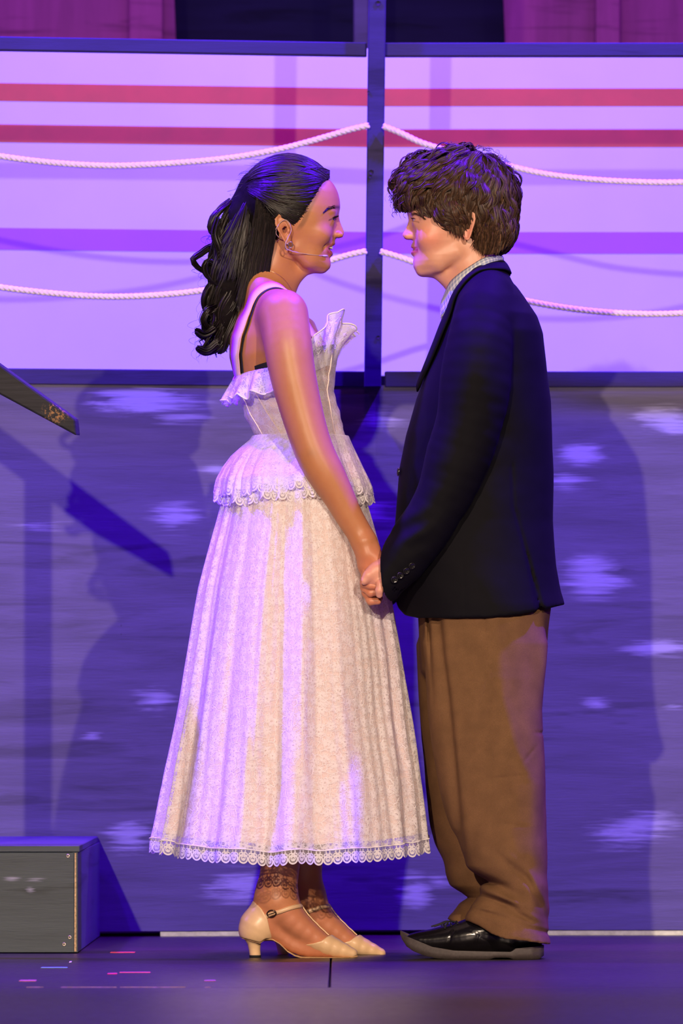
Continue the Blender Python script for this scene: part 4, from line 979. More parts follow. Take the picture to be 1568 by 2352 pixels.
# ---------------------------------------------------------------- heeled shoes
CTR = [(560, 2052), (568, 2061), (584, 2071), (601, 2088), (614, 2110), (620, 2136), (628, 2162), (597, 2172), (540, 2160), (540, 2090)]
VMP = [(655, 2176), (689, 2171), (718, 2167), (738, 2161), (753, 2150), (775, 2140), (850, 2150), (850, 2230), (690, 2230), (664, 2195)]
INS = [(600, 2158), (620, 2150), (640, 2158), (662, 2176), (675, 2182), (672, 2200), (645, 2178), (625, 2166), (604, 2172)]
def shoe(yl, dx):
    e = None
    Sf = SDF()
    Sf.chain([(633+dx, 2055, yl, .0385), (606+dx, 2112, yl, .030), (597+dx, 2124, yl, .029)], k=.02, ki=.02)
    Sf.chain([(640+dx, 2072, yl, .037), (675+dx, 2118, yl, .0310), (712+dx, 2147, yl, .0245), (750+dx, 2172, yl, .0185), (790+dx, 2186, yl, .0110)], k=.02, fine=2, ys=1.35)
    for Q_ in (Sf,): Q_.chain([(600+dx, 2135, yl, .0225), (622+dx, 2141, yl, .0165), (645+dx, 2150, yl, .0150), (668+dx, 2168, yl, .0150), (700+dx, 2180, yl, .0150), (760+dx, 2186, yl, .0100)], k=.015, fine=2, ys=1.4)
    St = SDF()
    St.chain([(633+dx, 2055, yl, .0385), (606+dx, 2112, yl, .030), (592+dx, 2130, yl, .032), (588+dx, 2138, yl, .030)], k=.02, ki=.02)
    St.chain([(640+dx, 2072, yl, .037), (675+dx, 2118, yl, .0310), (712+dx, 2147, yl, .0245), (750+dx, 2170, yl, .0205), (790+dx, 2184, yl, .0125), (808+dx, 2190, yl, .0085)], k=.02, fine=2, ys=1.35)
    k0 = (D+yl)/D
    bot = np.array([(540, 2150), (597, 2165), (610, 2156), (626, 2157), (643, 2167), (660, 2184), (677, 2194), (693, 2198.5), (803, 2200), (825, 2195)], float)
    bo = lambda x: np.interp(x-dx, bot[:, 0], bot[:, 1])
    class U:
        def __init__(s, poly, inf, toe=False): s.poly = poly; s.inf = inf
        def ev(s, p):
            x, y = pxs(p); d = St.ev(p)-s.inf; r = polyd(x-dx, y, s.poly)/PPM; fl = (y-bo(x))/PPM*.9
            return smax(smax(d, r, .0015), fl, .002)
    parts = []
    for nm, poly, box in (('heel_counter', CTR, (540, 640, 2050, 2175)), ('vamp', VMP, (640, 840, 2135, 2205))):
        u = U(poly, .0030 if nm == 'vamp' else .0028)
        xs_ = axis([(sx(box[0]+dx), sx(box[1]+dx)+.004, .0016)]); ys_ = axis([(yl-.052, yl+.052, .0018)]); zs_ = axis([(sz(box[3])-.004, sz(box[2]), .0016)])
        V, F = sdf_mesh(u, xs_, ys_, zs_); V = relax(V, F, 1, .4); parts.append((nm, V, F))
    sh = empty_part = None
    nm, V, F = parts[1]; sh = make_mesh('shoe', V, F, M_beige, wo); sh['label'] = 'beige leather T-strap heeled shoe'
    make_mesh('heel_counter', parts[0][1], parts[0][2], M_beige, sh)
    # sole
    xs2 = np.linspace(556, 821, 90); zt = bo(xs2+dx); hw = np.interp(xs2, [556, 575, 600, 630, 660, 700, 750, 790, 812, 821], [.012, .024, .023, .018, .024, .034, .035, .025, .013, .004])
    G = []
    for X_, Z_, h in zip(xs2, zt, hw):
        r = []
        for yy, dz in ((-h, 0), (-h, -2.6), (0, -3.0), (h, -2.6), (h, 0), (0, 0), (-h, 0)):
            p = P(X_+dx, Z_+dz+1.2, yl); r.append((p[0], yl+yy, max(p[2], .0003)))
        G.append(r)
    MB().grid(np.array(G)).build('sole', M_sole, sh)
    # flared heel
    rows = [(2138, 603, 549.5, .026), (2146, 604, 552, .0255), (2153, 604, 557, .023), (2160, 601.5, 563, .019), (2168, 598.5, 568, .015), (2180, 597.5, 571, .0125), (2194, 598.5, 573, .0125)]
    th = np.linspace(0, 2*PI, 29)[:-1]
    def ringr(py, f, b, w): c = P((f+b)/2+dx, py, yl); a = (f-b)/2/PPM; return np.stack([c[0]+a*np.sign(np.cos(th))*np.abs(np.cos(th))**.8, yl+w*np.sin(th), np.full(28, max(c[2], 0.0))], 1)
    G = np.stack([ringr(*r) for r in rows]); m = MB().grid(G[:, ::-1], closed=True); m.build('heel', M_beige, sh)
    G = np.stack([ringr(*r) for r in [(2193.5, 599, 572.5, .0128), (2198.3, 599, 572.5, .0128)]]); G[-1, :, 2] = 0.0; G = np.concatenate([G, G[-1:].mean(1, keepdims=True)+0*G[-1:]]); MB().grid(G[:, ::-1], closed=True).build('heel_tip', M_dark, sh)
    # straps
    def strap(pts, w, nm, d=.0008, n=60, stitch=True):
        q = spline(Pn([(a+dx, b, yl+c) for a, b, c in pts]), n); q, nn = onto(Sf, q, d)
        for _ in range(2): q[1:-1] = (q[:-2]+2*q[1:-1]+q[2:])/4
        mb = MB(); ribbon(mb, q, nn, w, .0018); o = mb.build(nm, M_beige, sh)
        T = np.gradient(q, axis=0); T /= np.linalg.norm(T, axis=1)[:, None]; Wd = np.cross(T, nn); mb = MB()
        for s_ in (-1, 1): mb.tube(q+Wd*(s_*w*.36)+nn*.0019, .00035, 4, cap=False)
        mb.build('stitching', simple('tan thread', (.5, .3, .16), .7), o); return q, nn
    strap([(752, 2151, 0), (735, 2128, 0), (716, 2108, 0), (700, 2090, 0), (690, 2080, 0)], .0085, 'instep_strap')
    strap([(573, 2150, -.030), (592, 2123, -.033), (612, 2104, -.037), (630, 2094, -.038), (660, 2088, -.034), (684, 2083, -.018), (690, 2081, 0), (684, 2083, .018), (660, 2088, .034), (612, 2104, .037), (573, 2150, .030)], .0085, 'ankle_strap', n=90)
    q, n = onto(Sf, Pn([(625+dx, 2096, yl-.04)]), .003); c = q[0]; n = n[0]; t1 = np.cross(n, [0, 0, 1]); t1 /= np.linalg.norm(t1); t2 = np.cross(t1, n)
    ca, sa = math.cos(-.35), math.sin(-.35); u1 = t1*ca+t2*sa; u2 = -t1*sa+t2*ca; a = np.linspace(0, 2*PI, 40)
    MB().tube(c+np.outer(np.cos(a)*.0100, u1)+np.outer(np.sin(a)*.0072, u2), .0014, 8, cap=False).tube([c-u1*.009, c+u1*.009], .0009, 6).build('buckle', simple('dark bronze', (.10, .06, .05), .25, Metallic=.9), sh)
    return sh
shoe(-.078, 0); shoe(.078, SHX)
# ---------------------------------------------------------------- hair
HC = np.array([sx(661), 0, sz(464)]); HRr = np.array([.1005, .0815, .0945])
HL = np.array([(350, 775), (398, 762), (409, 757), (418, 745), (432, 734), (457, 722), (483, 708), (500, 700), (506, 668), (512, 640), (530, 632), (549, 634), (565, 622), (600, 607), (631, 596), (662, 575), (700, 560)], float)
def hairw(p):
    x, y = pxs(p); q = p*[1, 1, 1]
    d = d_ell(q, HC, HRr); xl_ = np.interp(y, HL[:, 0], HL[:, 1]); ay = np.abs(p[:, 1])
    cut = (x-xl_)/PPM*.8-.004*noise(p*90)
    cut = np.where((y > 498) & (ay < .045) & (x < 660), np.minimum(cut, .0), cut)
    d = smax(d, cut, .006)
    q1 = Pn([(572, 424, 0), (553, 500, 0), (540, 580, 0), (528, 650, 0), (520, 720, 0), (505, 775, 0)]); rr = [.012, .030, .036, .033, .026, .009]
    for i in range(5): d = smin(d, d_cone(p, q1[i], q1[i+1], rr[i], rr[i+1]), .03)
    q2 = Pn([(628, 520, -.045), (600, 590, -.042), (570, 640, -.02)])
    for s in (1, -1):
        for i in range(2): d = smin(d, d_cone(p, q2[i]*[1, s, 1], q2[i+1]*[1, s, 1], .014, .014), .02)
    return d+.0012*noise(p*[60, 60, 25])-.001
V, F = sdf_mesh(hairw, axis([(sx(455), sx(775), .003)]), axis([(-.095, .095, .0035)]), axis([(sz(815), sz(355), .003)]))
hw_ = make_mesh('hair', V, F, M_hbw, wo)
r5 = np.random.default_rng(11)
def onell(px, py, sgn, k=1.02, yscale=1.0):
    x = sx(px); z = sz(py); u = 1-((x-HC[0])/(HRr[0]*k))**2-((z-HC[2])/(HRr[2]*k))**2
    y = sgn*HRr[1]*k*np.sqrt(np.maximum(u, 0))*yscale
    out = u < 0; f = np.where(out, 1/np.sqrt(np.maximum(1-u, 1e-6)), 1)
    x = HC[0]+(x-HC[0])*f; z = HC[2]+(z-HC[2])*f; return np.stack([x, y, z], -1)
def bez(a, b, c, t): return (1-t)**2*a+2*t*(1-t)*b+t*t*c
Ps = []; Rs = []; Cs = []
def addst(Pt, r, jit=.0012, shade=1.0):
    n, N = Pt.shape[:2]; ph = r5.random((n, 1, 3))*6; t = np.linspace(0, 1, N)[None, :, None]
    Ps.append(Pt+jit*np.sin(t*(4+4*r5.random((n, 1, 3)))+ph)); taper = np.clip(np.minimum(np.linspace(0, 1, N)*12+.4, (1-np.linspace(0, 1, N))*5+.12), 0, 1)
    Rs.append(r*(.7+.6*r5.random((n, 1)))*taper[None]); Cs.append(np.repeat((.55+r5.random((n, 1))**3*2.2*shade), 3, 1))
N = 16; t = np.linspace(0, 1, N)[None]
for s in (-1, 1):
    n = 950; u = r5.random(n); hl = spline(np.array([(760, 402, 0), (748, 414, 0), (734, 433, 0), (722, 458, 0), (709, 482, 0), (698, 508, 0), (689, 524, 0)]), 200); h = hl[(u*199).astype(int)]+r5.normal(0, 1.6, (n, 3)); h[:, 0] -= r5.exponential(7, n)
    d = u*55; cx = (h[:, 0]+585)/2+6; cy = (h[:, 1]*.55+440*.45)+8+20*np.sin(u*PI)-r5.random(n)*8
    ex = 580+r5.normal(0, 5, n); ey = 428+u*16+r5.normal(0, 4, n)
    px = bez(h[:, :1], cx[:, None], ex[:, None], t); py = bez(h[:, 1:2], cy[:, None], ey[:, None], t); k = (1.0+.055*np.sin(PI*t)+.02*r5.random((n, 1)))
    addst((onell(px, py, s, 1)*1+(onell(px, py, s, 1)-HC)*(k-1)[..., None]), .0007)
    n = 330; u = r5.random(n); h = hl[(u*199).astype(int)]+r5.normal(0, 1.0, (n, 3)); h[:, 0] += r5.uniform(0, 5, n); L_ = r5.uniform(14, 34, n); px = h[:, :1]-t*L_[:, None]; py = h[:, 1:2]+t*(r5.normal(-2, 4, n))[:, None]; pp_ = onell(px, py, s, 1.0); pp_[..., 1] *= .985; addst(pp_+np.array([.0, s*.0010, 0])*t[..., None], .00035, .0004)
    # lower side sweep to the tail
    n = 420; u = r5.random(n); a = np.interp(u, [0, .4, 1], [690, 660, 628]); b = np.interp(u, [0, .4, 1], [500, 494, 552]); px = bez((a+r5.normal(0, 4, n))[:, None], (a-40)[:, None], (566-u*10+r5.normal(0, 8, n))[:, None], t)
    py = bez((b-4+r5.normal(0, 4, n))[:, None], (b+10)[:, None], (520+u*90+r5.random(n)*70)[:, None], t); addst(onell(px, np.minimum(py, 552), s, 1.03)-np.array([0, 0, 1])*np.maximum(py-552, 0)[..., None]/PPM, .0009)
    # behind the ear, falling down the neck
    n = 800; u = r5.random(n)[:, None]; x0 = 590+u*44; y0 = 470+u*60+r5.normal(0, 6, (n, 1)); x2 = 548+u*46+r5.normal(0, 5, (n, 1)); y2 = 630+r5.random((n, 1))*90
    px = bez(x0, x0-6, x2, t); py = bez(y0, y0+70, y2, t); yy = s*(.083-.030*t-.012*t*u+0*py); addst(np.stack([sx(px), yy+0*px, sz(py)], -1), .0010)
    n = 520; u = r5.random(n)[:, None]; x0 = 590-u*22+r5.normal(0, 2, (n, 1)); y0 = 418+r5.random((n, 1))*22; x2 = 494+u*86; y2 = 560+r5.random((n, 1))*90
    px = bez(x0, x0-34*(1-u)+4, x2, t); py = bez(y0, y0+42+20*u, y2, t); yy = s*(.012+.045*np.sin(t*1.5)*np.sqrt(np.clip(1-(2*u-1)**2*.8, 0.05, 1))+.010*u); addst(np.stack([sx(px), yy+0*px, sz(py)], -1), .0010)
# crown
n = 800; v = r5.uniform(-1, 1, n); a0 = np.array([sx(759), 0, sz(404)])
p0 = np.stack([np.full(n, sx(758))-np.abs(v)*.006, v*.052, sz(403)-np.abs(v)*.012], 1); p2 = Pn([(580, 426, 0)])+np.stack([r5.normal(0, .004, n), v*.020, r5.normal(0, .005, n)], 1)
tt = t[0][None, :, None]; mid = np.array([sx(668), 0, sz(372)])+np.stack([0*v, v*.078, -.012*v**2-.022*np.abs(v)], 1)
c = 2*mid-.5*(p0+p2); Q = bez(p0[:, None], c[:, None], p2[:, None], tt); dd = Q-HC; kk = np.linalg.norm(dd/HRr, axis=2, keepdims=True); Q = HC+dd/kk*(1.03+.035*np.sin(PI*tt)*r5.random((n, 1, 1))+.04*np.exp(-(tt/.12)**2)*0)
addst(Q, .0009)
# twisted front roll
for k in range(60):
    a = r5.uniform(0, 6.28); t1 = np.linspace(0, 1, 16); base = spline(Pn([(757, 400, -.012), (735, 392, -.030), (705, 392, -.052), (665, 410, -.070), (625, 432, -.066), (590, 434, -.045)]), 16)
    ang = a+t1*9; base = base+np.stack([0*t1, np.cos(ang)*.006-.002, np.sin(ang)*.007], 1); addst(base[None], .0011, .0004)
# tail locks
cl = spline(np.array([(578, 430, 0), (560, 490, 0), (548, 560, 0), (532, 630, 0), (520, 700, 0), (508, 760, 0), (496, 806, 0)]), 60)
hwid = np.interp(np.linspace(0, 1, 60), [0, .12, .3, .5, .62, .8, 1], [10, 42, 62, 60, 46, 44, 28])
def lock(path, n, spread, r=.0011, N=26, seed=0, wav=None, w0=.3, w1=.15):
    q = spline(path, N); tl = np.linspace(0, 1, N); sp = spread*np.interp(tl, [0, .25, .7, 1], [w0, 1, .9, w1]); an = r5.random(n)*6.28; rad = np.sqrt(r5.random(n))
    L = .0
    off = np.stack([np.cos(an)*rad, np.sin(an)*rad], 1)
    T = np.gradient(q, axis=0); T /= np.linalg.norm(T, axis=1)[:, None]; A_ = np.cross(T, [0, 1, 0]); A_ /= np.linalg.norm(A_, axis=1)[:, None]+1e-9; B_ = np.cross(T, A_)
    tw = tl*1.5; c_, s_ = np.cos(tw), np.sin(tw)
    o1 = off[:, 0:1]*c_-off[:, 1:2]*s_; o2 = off[:, 0:1]*s_+off[:, 1:2]*c_
    addst(q[None]+(sp*o1)[..., None]*A_+(sp*o2)[..., None]*B_, r, .0006)
for k in range(120):
    an = r5.random()*6.28; rd = math.sqrt(r5.random()); ox, oy = math.cos(an)*rd, math.sin(an)*rd; te = r5.uniform(.62, 1.0); m = int(59*te)+1; tl = np.linspace(0, te, m); f = r5.uniform(2.2, 3.4); ph = r5.random()*6.28
    amp = np.interp(tl, [0, .25, 1], [0, 3, 11]); x = cl[:m, 0]+ox*hwid[:m]*.92+amp*np.sin(tl*f*6.28+ph); z = cl[:m, 1]+amp*.3*np.cos(tl*f*6.28+ph)
    y = oy*hwid[:m]/PPM*.8+amp/PPM*.7*np.cos(tl*f*6.28+ph); pts = np.stack([sx(x), y, sz(z)], 1)
    # a curl at the tip
    e = np.linspace(0, 1, 9)[1:]; sg1 = -1 if r5.random() < .7 else 1; rr = r5.uniform(8, 18)
    tip = pts[-1]+np.stack([sg1*rr*np.sin(e*3.0)/PPM, 0*e, -rr*1.1*(1-np.cos(e*2.2))/PPM*.9], 1); lock(np.concatenate([pts[::3], tip[::2]]), 18, r5.uniform(.005, .009))
for pth in ([(520, 470), (487, 505), (484, 525), (500, 545), (496, 562), (478, 570), (462, 582), (443, 598), (452, 612), (470, 625), (488, 645), (500, 640)],
            [(500, 500), (492, 540), (505, 580), (500, 610), (478, 600), (470, 612), (480, 640), (500, 655)], [(510, 640), (482, 660), (470, 690), (476, 720), (488, 740)],
            [(500, 700), (474, 715), (466, 735), (478, 756), (496, 770)], [(505, 730), (490, 756), (470, 768), (453, 761), (462, 772), (485, 780)], [(510, 760), (495, 790), (475, 806), (456, 800), (470, 811), (500, 808)],
            [(525, 740), (512, 775), (500, 800), (482, 808), (470, 803)], [(545, 700), (535, 740), (520, 780), (512, 806), (500, 812)], [(560, 560), (566, 610), (556, 660), (548, 700), (536, 745)], [(530, 460), (500, 490), (488, 515), (498, 540)]):
    yk = r5.uniform(-.03, .0); lock(Pn([(a, b, yk-.012*math.sin(i*1.1)) for i, (a, b) in enumerate(pth)]), 60, .0075, w0=.8)
# flyaways
n = 160; v = r5.random(n); a = PI*(.15+.75*v); p0 = HC+np.stack([np.cos(a)*HRr[0], r5.normal(0, .03, n), np.sin(a)*HRr[2]*.95], 1); L = r5.uniform(.02, .05, n)
dr = np.stack([-np.abs(np.sin(a))*.9-.1, r5.normal(0, .3, n), np.cos(a)*.4+.28], 1); Q = p0[:, None]+dr[:, None]*(L[:, None, None]*tt)+np.array([0, 0, -.02])*tt**2*r5.random((n, 1, 1)); addst(Q, .00028, .0015)
n = 240; v = (r5.random(n)*58).astype(int); q0 = np.stack([sx(cl[v, 0]+r5.choice([-1, 1], n, p=[.8, .2])*hwid[v]*.9), r5.normal(0, .02, n), sz(cl[v, 1])], 1); Q = q0[:, None]+(np.stack([-r5.random(n)*.022, r5.normal(0, .008, n), -r5.uniform(.0, .05, n)], 1))[:, None]*tt+np.stack([r5.normal(0, .014, n), 0*q0[:, 0], 0*q0[:, 0]], 1)[:, None]*np.sin(tt*3); addst(Q, .0003, .002)
def joinst(name, mat, par, ctr, flat=False):
    mb = MB(); cols = []
    for a, b, c in zip(Ps, Rs, Cs):
        Vv, Q = ribbons(a, b*1.15, ctr, r5.uniform(-.7, .7, len(a)), flat); mb.add(Vv, Q); cols.append(np.repeat(c, a.shape[1]*(2 if flat else 3), 0))
    return mb.build(name, mat, par, col=np.concatenate(cols))
o = joinst('strands', M_hairw, hw_, np.array([sx(600), 0, sz(520)])); o['kind'] = 'stuff'
# ================================================================ THE BOY
YB0 = -.03      # his middle plane
bo_ = empty('person', (sx(1100), 0, 0), 'boy with brown tousled hair in navy blazer and brown trousers, facing left', 'person')
S2 = SDF(); S2.yc = YB0
def B3(x, z, y): return np.array([sx(x), YB0+y, sz(z)])
HB2 = [(440, 956, 1075, .056), (462, 947, 1075, .063), (481, 943, 1075, .066), (496, 944, 1075, .068), (508, 946, 1073, .068), (527, 948, 1070, .068), (545, 951, 1066, .067), (560, 953, 1060, .065),
       (576, 956, 1052, .059), (592, 960, 1044, .053), (604, 963, 1034, .046), (615, 969, 1024, .036), (625, 980, 1012, .022)]
PR2 = np.array([(440, 953), (462, 943), (478, 939), (488, 939.5), (494, 940), (502, 941.5), (508, 941.8), (514, 939), (520, 935.5), (527, 931.5), (534, 927), (538, 924.5), (542, 923), (546, 924), (550, 929), (553, 940), (555, 947), (560, 946.5), (565, 944.5), (569, 943.5), (572, 944.5), (574.5, 949.5),
      (577, 946), (581, 944), (585, 945.5), (589, 950), (593, 952.5), (598, 952.5), (605, 953.5), (612, 957.5), (618, 963), (624, 972)], float)
HBb = np.array([r[:2] for r in HB2], float); z2_ = sz(PR2[:, 0])[::-1]; d2_ = ((PR2[:, 1]-np.interp(PR2[:, 0], HBb[:, 0], HBb[:, 1]))/PPM)[::-1]
sg2 = np.array([(430, .04), (470, .03), (488, .016), (503, .009), (525, .0105), (541, .0130), (552, .0135), (557, .018), (578, .023), (594, .024), (624, .024)], float)
def headprof2(Z, Y): return np.interp(Z, z2_, d2_)*GS(Y, np.interp(Z, sz(sg2[:, 0])[::-1], sg2[::-1, 1]))
S2.ell(B3(1046, 466, 0), (.0960, .074, .092), .02)
S2.loft(HB2, y0=YB0, p=2.3, prof=headprof2, k=.028, cap=.02)
def C2(pts): return [(a, b, YB0+c, r) for a, b, c, r in pts]
S2.chain(C2([(1048, 580, -.049, .011), (1008, 604, -.037, .013), (970, 615, -.012, .014)]), k=.032, mir=True)
S2.ell(B3(985, 552, -.043), (.024, .022, .022), .018, mir=True)
S2.ell(B3(938, 546, -.0115), (.0105, .0062, .0068), .005, mir=True)
S2.ell(B3(934, 552.5, -.0085), (.0052, .0030, .0022), .002, mir=True, sub=True)
EC2 = B3(961, 512, -.032)
S2.ell(EC2+(-.012, -.004, 0), (.012, .017, .0090), .014, mir=True, sub=True)
S2.ell(EC2+(-.004, 0, .017), (.011, .019, .0060), .008, mir=True)
S2.ell(EC2, (.0134, .0134, .0130), .014, mir=True)
def lidcut2(h, tilt, up=0.25, rad=.0118):
    def fn(p):
        q = (p-EC2)*[-1, 1, 1]; lat = np.arctan2(-q[:, 1], q[:, 0]); zc = q[:, 2]+tilt*q[:, 1]
        w = np.clip(1-((lat-0.1)/0.95)**2, 0, 1); r = np.linalg.norm(q, axis=1)
        d = np.where(zc > 0, zc-h*w*(1+up), -zc-h*w*(1-up)); return np.maximum(np.maximum(d, rad-r), np.maximum(r-.03, -q[:, 0]))
    return fn
S2.add(lidcut2(.0034, 0.10), EC2-.03, EC2+.03, 0.0006, mir=True, sub=True)
S2.chain(C2([(948, 565, 0, .0035), (954, 567, -.012, .0032), (964, 572, -.0235, .0016)]), k=.005, ki=.004, mir=True)
S2.chain(C2([(949, 582, 0, .0045), (955, 580, -.012, .0040), (963, 575, -.0225, .0018)]), k=.006, ki=.004, mir=True)
S2.chain(C2([(943, 574.2, 0, .0010), (949, 574.4, -.010, .0010), (957, 574, -.019, .0010), (967.5, 572.5, -.028, .0010)]), k=.0025, ki=.002, mir=True, sub=True)
S2.chain(C2([(957, 548, -.027, .0016), (968, 561, -.034, .0020), (969, 574, -.035, .001)]), k=.006, mir=True, sub=True)
c_e = B3(1072, 527, -.0775); S2.add(lambda p: ear_fn(p, c_e, -.12, .98, -1), c_e-.045, c_e+.045, .002, mir=True)
S2.chain(C2([(1078, 570, 0, .054), (1088, 620, 0, .054), (1098, 665, 0, .056), (1105, 710, 0, .06)]), k=.018)
S2.chain(C2([(1002, 622, 0, .014), (1050, 645, 0, .03)]), k=.02)
S2.chain(C2([(1120, 668, -.03, .045), (1120, 705, -.09, .045), (1110, 742, -.150, .046)]), k=.03, mir=True)
S2.loft([(705, 1050, 1180, .12), (770, 1030, 1215, .14), (860, 1005, 1230, .14), (1000, 1000, 1225, .13), (1150, 990, 1230, .13), (1300, 1000, 1235, .14), (1440, 1010, 1230, .145)], y0=YB0, p=2.25, k=.03, cap=.04)
S2.chain(C2([(1106, 760, -.155, .048), (1092, 880, -.175, .045), (1068, 990, -.185, .040), (1052, 1055, -.188, .037), (1010, 1140, -.188, .035), (950, 1240, -.185, .028), (905, 1300, -.182, .0255), (893, 1312, -.182, .0250)]), k=.03, mir=True, fine=3)
# hand: back of hand leaves the cuff to the lower left, thumb over her fingers, fingertips behind
S2.chain(C2([(893, 1310, -.182, .0255), (873, 1318, -.184, .0245), (856, 1326, -.186, .0200), (846, 1334, -.186, .0140)]), k=.008, ki=.01, mir=True)
S2.chain(C2([(882, 1298, -.186, .0155), (862, 1308, -.197, .0135), (846, 1321, -.204, .0108), (836, 1334, -.205, .0088)]), k=.008, ki=.004, mir=True)
for f in ([(872, 1330, -.196, .0100), (874, 1343, -.208, .0092), (871, 1356, -.210, .0086), (871, 1366, -.206, .0072)],
          [(862, 1336, -.180, .0092), (858, 1354, -.176, .0085), (852, 1368, -.168, .0080), (846, 1378, -.160, .0070)],
          [(866, 1336, -.166, .0092), (864, 1356, -.160, .0085), (858, 1372, -.152, .0080), (850, 1384, -.144, .0070)],
          [(872, 1336, -.152, .0085), (872, 1354, -.146, .0078), (868, 1368, -.138, .0072), (862, 1378, -.132, .0062)]): S2.chain(C2(f), k=.003, ki=.003, mir=True)
for yl, dx in ((-.10, 0), (.10, -22)):
    S2.chain(C2([(1120, 1440, yl*.8, .055), (1130, 1750, yl, .050), (1140+dx, 1900, yl, .045), (1170+dx, 2060, yl, .030), (1180+dx, 2140, yl, .026)]), k=.03, ki=.02)
    S2.chain(C2([(1180+dx, 2145, yl, .023), (1090, 2165, yl, .017), (1000, 2168, yl, .010)]), k=.02, ki=.02)
xs = axis([(sx(828), sx(900), .0018), (sx(900), sx(1095), .0017), (sx(1095), sx(1250), .006)]); ys = axis([(YB0-.235, YB0-.155, .002), (YB0-.155, YB0-.09, .0035), (YB0-.09, YB0+.02, .0018), (YB0+.02, YB0+.155, .0035), (YB0+.155, YB0+.235, .0025)])
zs = axis([(.0, .70, .014), (.70, sz(1285), .0018), (sz(1285), sz(1240), .004), (sz(1240), 1.26, .014), (1.26, sz(660), .006), (sz(660), sz(470), .0014), (sz(470), sz(365), .004)])
V, F = sdf_mesh(S2, xs, ys, zs); V = relax(V, F, 1, 0.4); X, Y = px_of(V); A = np.abs(V[:, 1]-YB0)
C = np.tile([0.72, 0.36, 0.245], (len(V), 1)); hd = Y < 640
C = mixc(C, (0.80, 0.27, 0.19), hd*0.75*g2(985, 545, 30, 26)); C = mixc(C, (0.75, 0.25, 0.18), hd*0.5*g2(928, 543, 9, 10)); C = mixc(C, (0.75, .24, .17), .6*g2(1072, 535, 24, 34)*(A > .068))
cx_ = np.maximum(X-944, 0)
lipw = hd*np.clip((968-X)/4, 0, 1)*(A < .030)*np.clip(1.15*np.exp(-((Y-(581-.30*cx_))/4.4)**2)+.95*np.exp(-((Y-(569+.12*cx_))/3.0)**2), 0, 1)
C = mixc(C, (0.52, 0.11, 0.10), lipw*.9); C = mixc(C, (0.10, .02, .02), hd*(X > 943)*(X < 968)*(A < .029)*np.exp(-((Y-(574.2))/1.0)**2)*.8)
C = mixc(C, (0.16, 0.07, 0.04), hd*(A > .008)*.55*np.exp(-((Y-np.interp(X, [943, 951, 962, 974], [492, 491.5, 495.5, 504]))/2.8)**2)*(X < 975)*(X > 941)); C = mixc(C, (0.08, .03, .03), hd*(X < 973)*.8*np.exp(-((Y-np.interp(X, [948, 960, 972], [507, 510, 517]))/1.4)**2)*(A < .052)*(A > .018)); C = mixc(C, (0.58, 0.26, 0.19), hd*.4*g2(956, 510, 9, 9)); C = mixc(C, (0.78, 0.36, 0.28), .5*(Y > 1240)*(Y < 1420))
body2 = make_mesh('body', V, F, M_skin2, bo_, col=C)
for s in (1, -1):
    c = np.array([EC2[0], YB0+s*(EC2[1]-YB0), EC2[2]]); MB().grid(uvs(c, .0120, 40)[::-1], closed=True).build('eye', eye_mat('eye', c+np.array([-.0115, .0035*s, -.001]), 1), body2)
brow(V, X, Y, [(943, 493), (951, 492), (962, 496), (973, 504)], body2, M_hairb, S2, -1, cnt=190, wid=3.2, yc=YB0)
for s in (-1, 1):
    n = 22; lat = np.linspace(-.5, .85, n); c = np.array([EC2[0], YB0+s*(EC2[1]-YB0)*1, EC2[2]]); sy = -s if (EC2[1]-YB0) < 0 else s
    sgn = 1 if c[1] > YB0 else -1
    root = np.stack([c[0]-.0133*np.cos(lat), c[1]+sgn*.0133*np.sin(lat), c[2]+.0036*(1-((lat-.1)/1.1)**2)], 1); d = np.stack([-np.cos(lat), sgn*np.sin(lat), np.full(n, .1)], 1); d /= np.linalg.norm(d, axis=1)[:, None]
    hairlets('eyelash', root, d, np.full(n, .0040), .0004, M_hairb, body2, curve=(0, 0, .001))
# ---------------------------------------------------------------- cloth materials
def weave(name, c, rough=0.8, sc=900, amt=.35, stripe=None, spec=.25):
    t = NT(name); g = t.geo(); n1 = t.noise(g, 30, 3, .5); w = t.noise(t.map(g, (1, 1, 1.6), (0, 0, 0), (0, .6, 0)), sc, 1, .5)
    col = t.mix(t.ramp(n1, .3, .7), tuple(v*(1-amt*.3) for v in c), tuple(v*(1+amt*.3) for v in c)); col = t.mix(t.ramp(w, .3, .7, 0, .5), col, tuple(v*(1-amt) for v in c))
    return t.fin(t.bsdf(col, rough, t.bump(w, .25, .0005), Specular_IOR_Level=spec*.5))
M_navy = weave('navy wool', (0.0034, 0.0029, 0.0060), .75, 1200, .3); M_khaki = weave('brown twill', (0.170, 0.088, 0.042), .85, 700, .45); M_lin = simple('dark lapel underside', (.006, .005, .012), .7)
def plaid():
    t = NT('blue plaid cotton'); uv = t.uv(); s = t.n('ShaderNodeSeparateXYZ'); t.set(s.inputs[0], uv)
    def ln(c, per, w, off=0):
        f = t.math('ABSOLUTE', t.math('SUBTRACT', t.math('FRACT', t.math('ADD', t.math('DIVIDE', c, per), off)), .5)); return t.ramp(f, w*.5, w*.5+.05, 1, 0)
    a = t.math('ADD', t.math('ADD', ln(s.outputs[0], .009, .16), ln(s.outputs[0], .009, .10, .28)), t.math('ADD', ln(s.outputs[1], .009, .16), ln(s.outputs[1], .009, .10, .28)))
    c = t.mix(t.math('MULTIPLY', a, .5, clamp=True), (.72, .74, .76), (.10, .17, .42)); return t.fin(t.bsdf(c, .75, Specular_IOR_Level=.2))
M_plaid = plaid(); M_shoe = simple('black polished leather', (.006, .005, .007), .22, 40, .3); M_bsole = simple('grey rubber sole', (.055, .042, .042), .6, 200, .2); M_btn = simple('black horn button', (.012, .011, .012), .18)
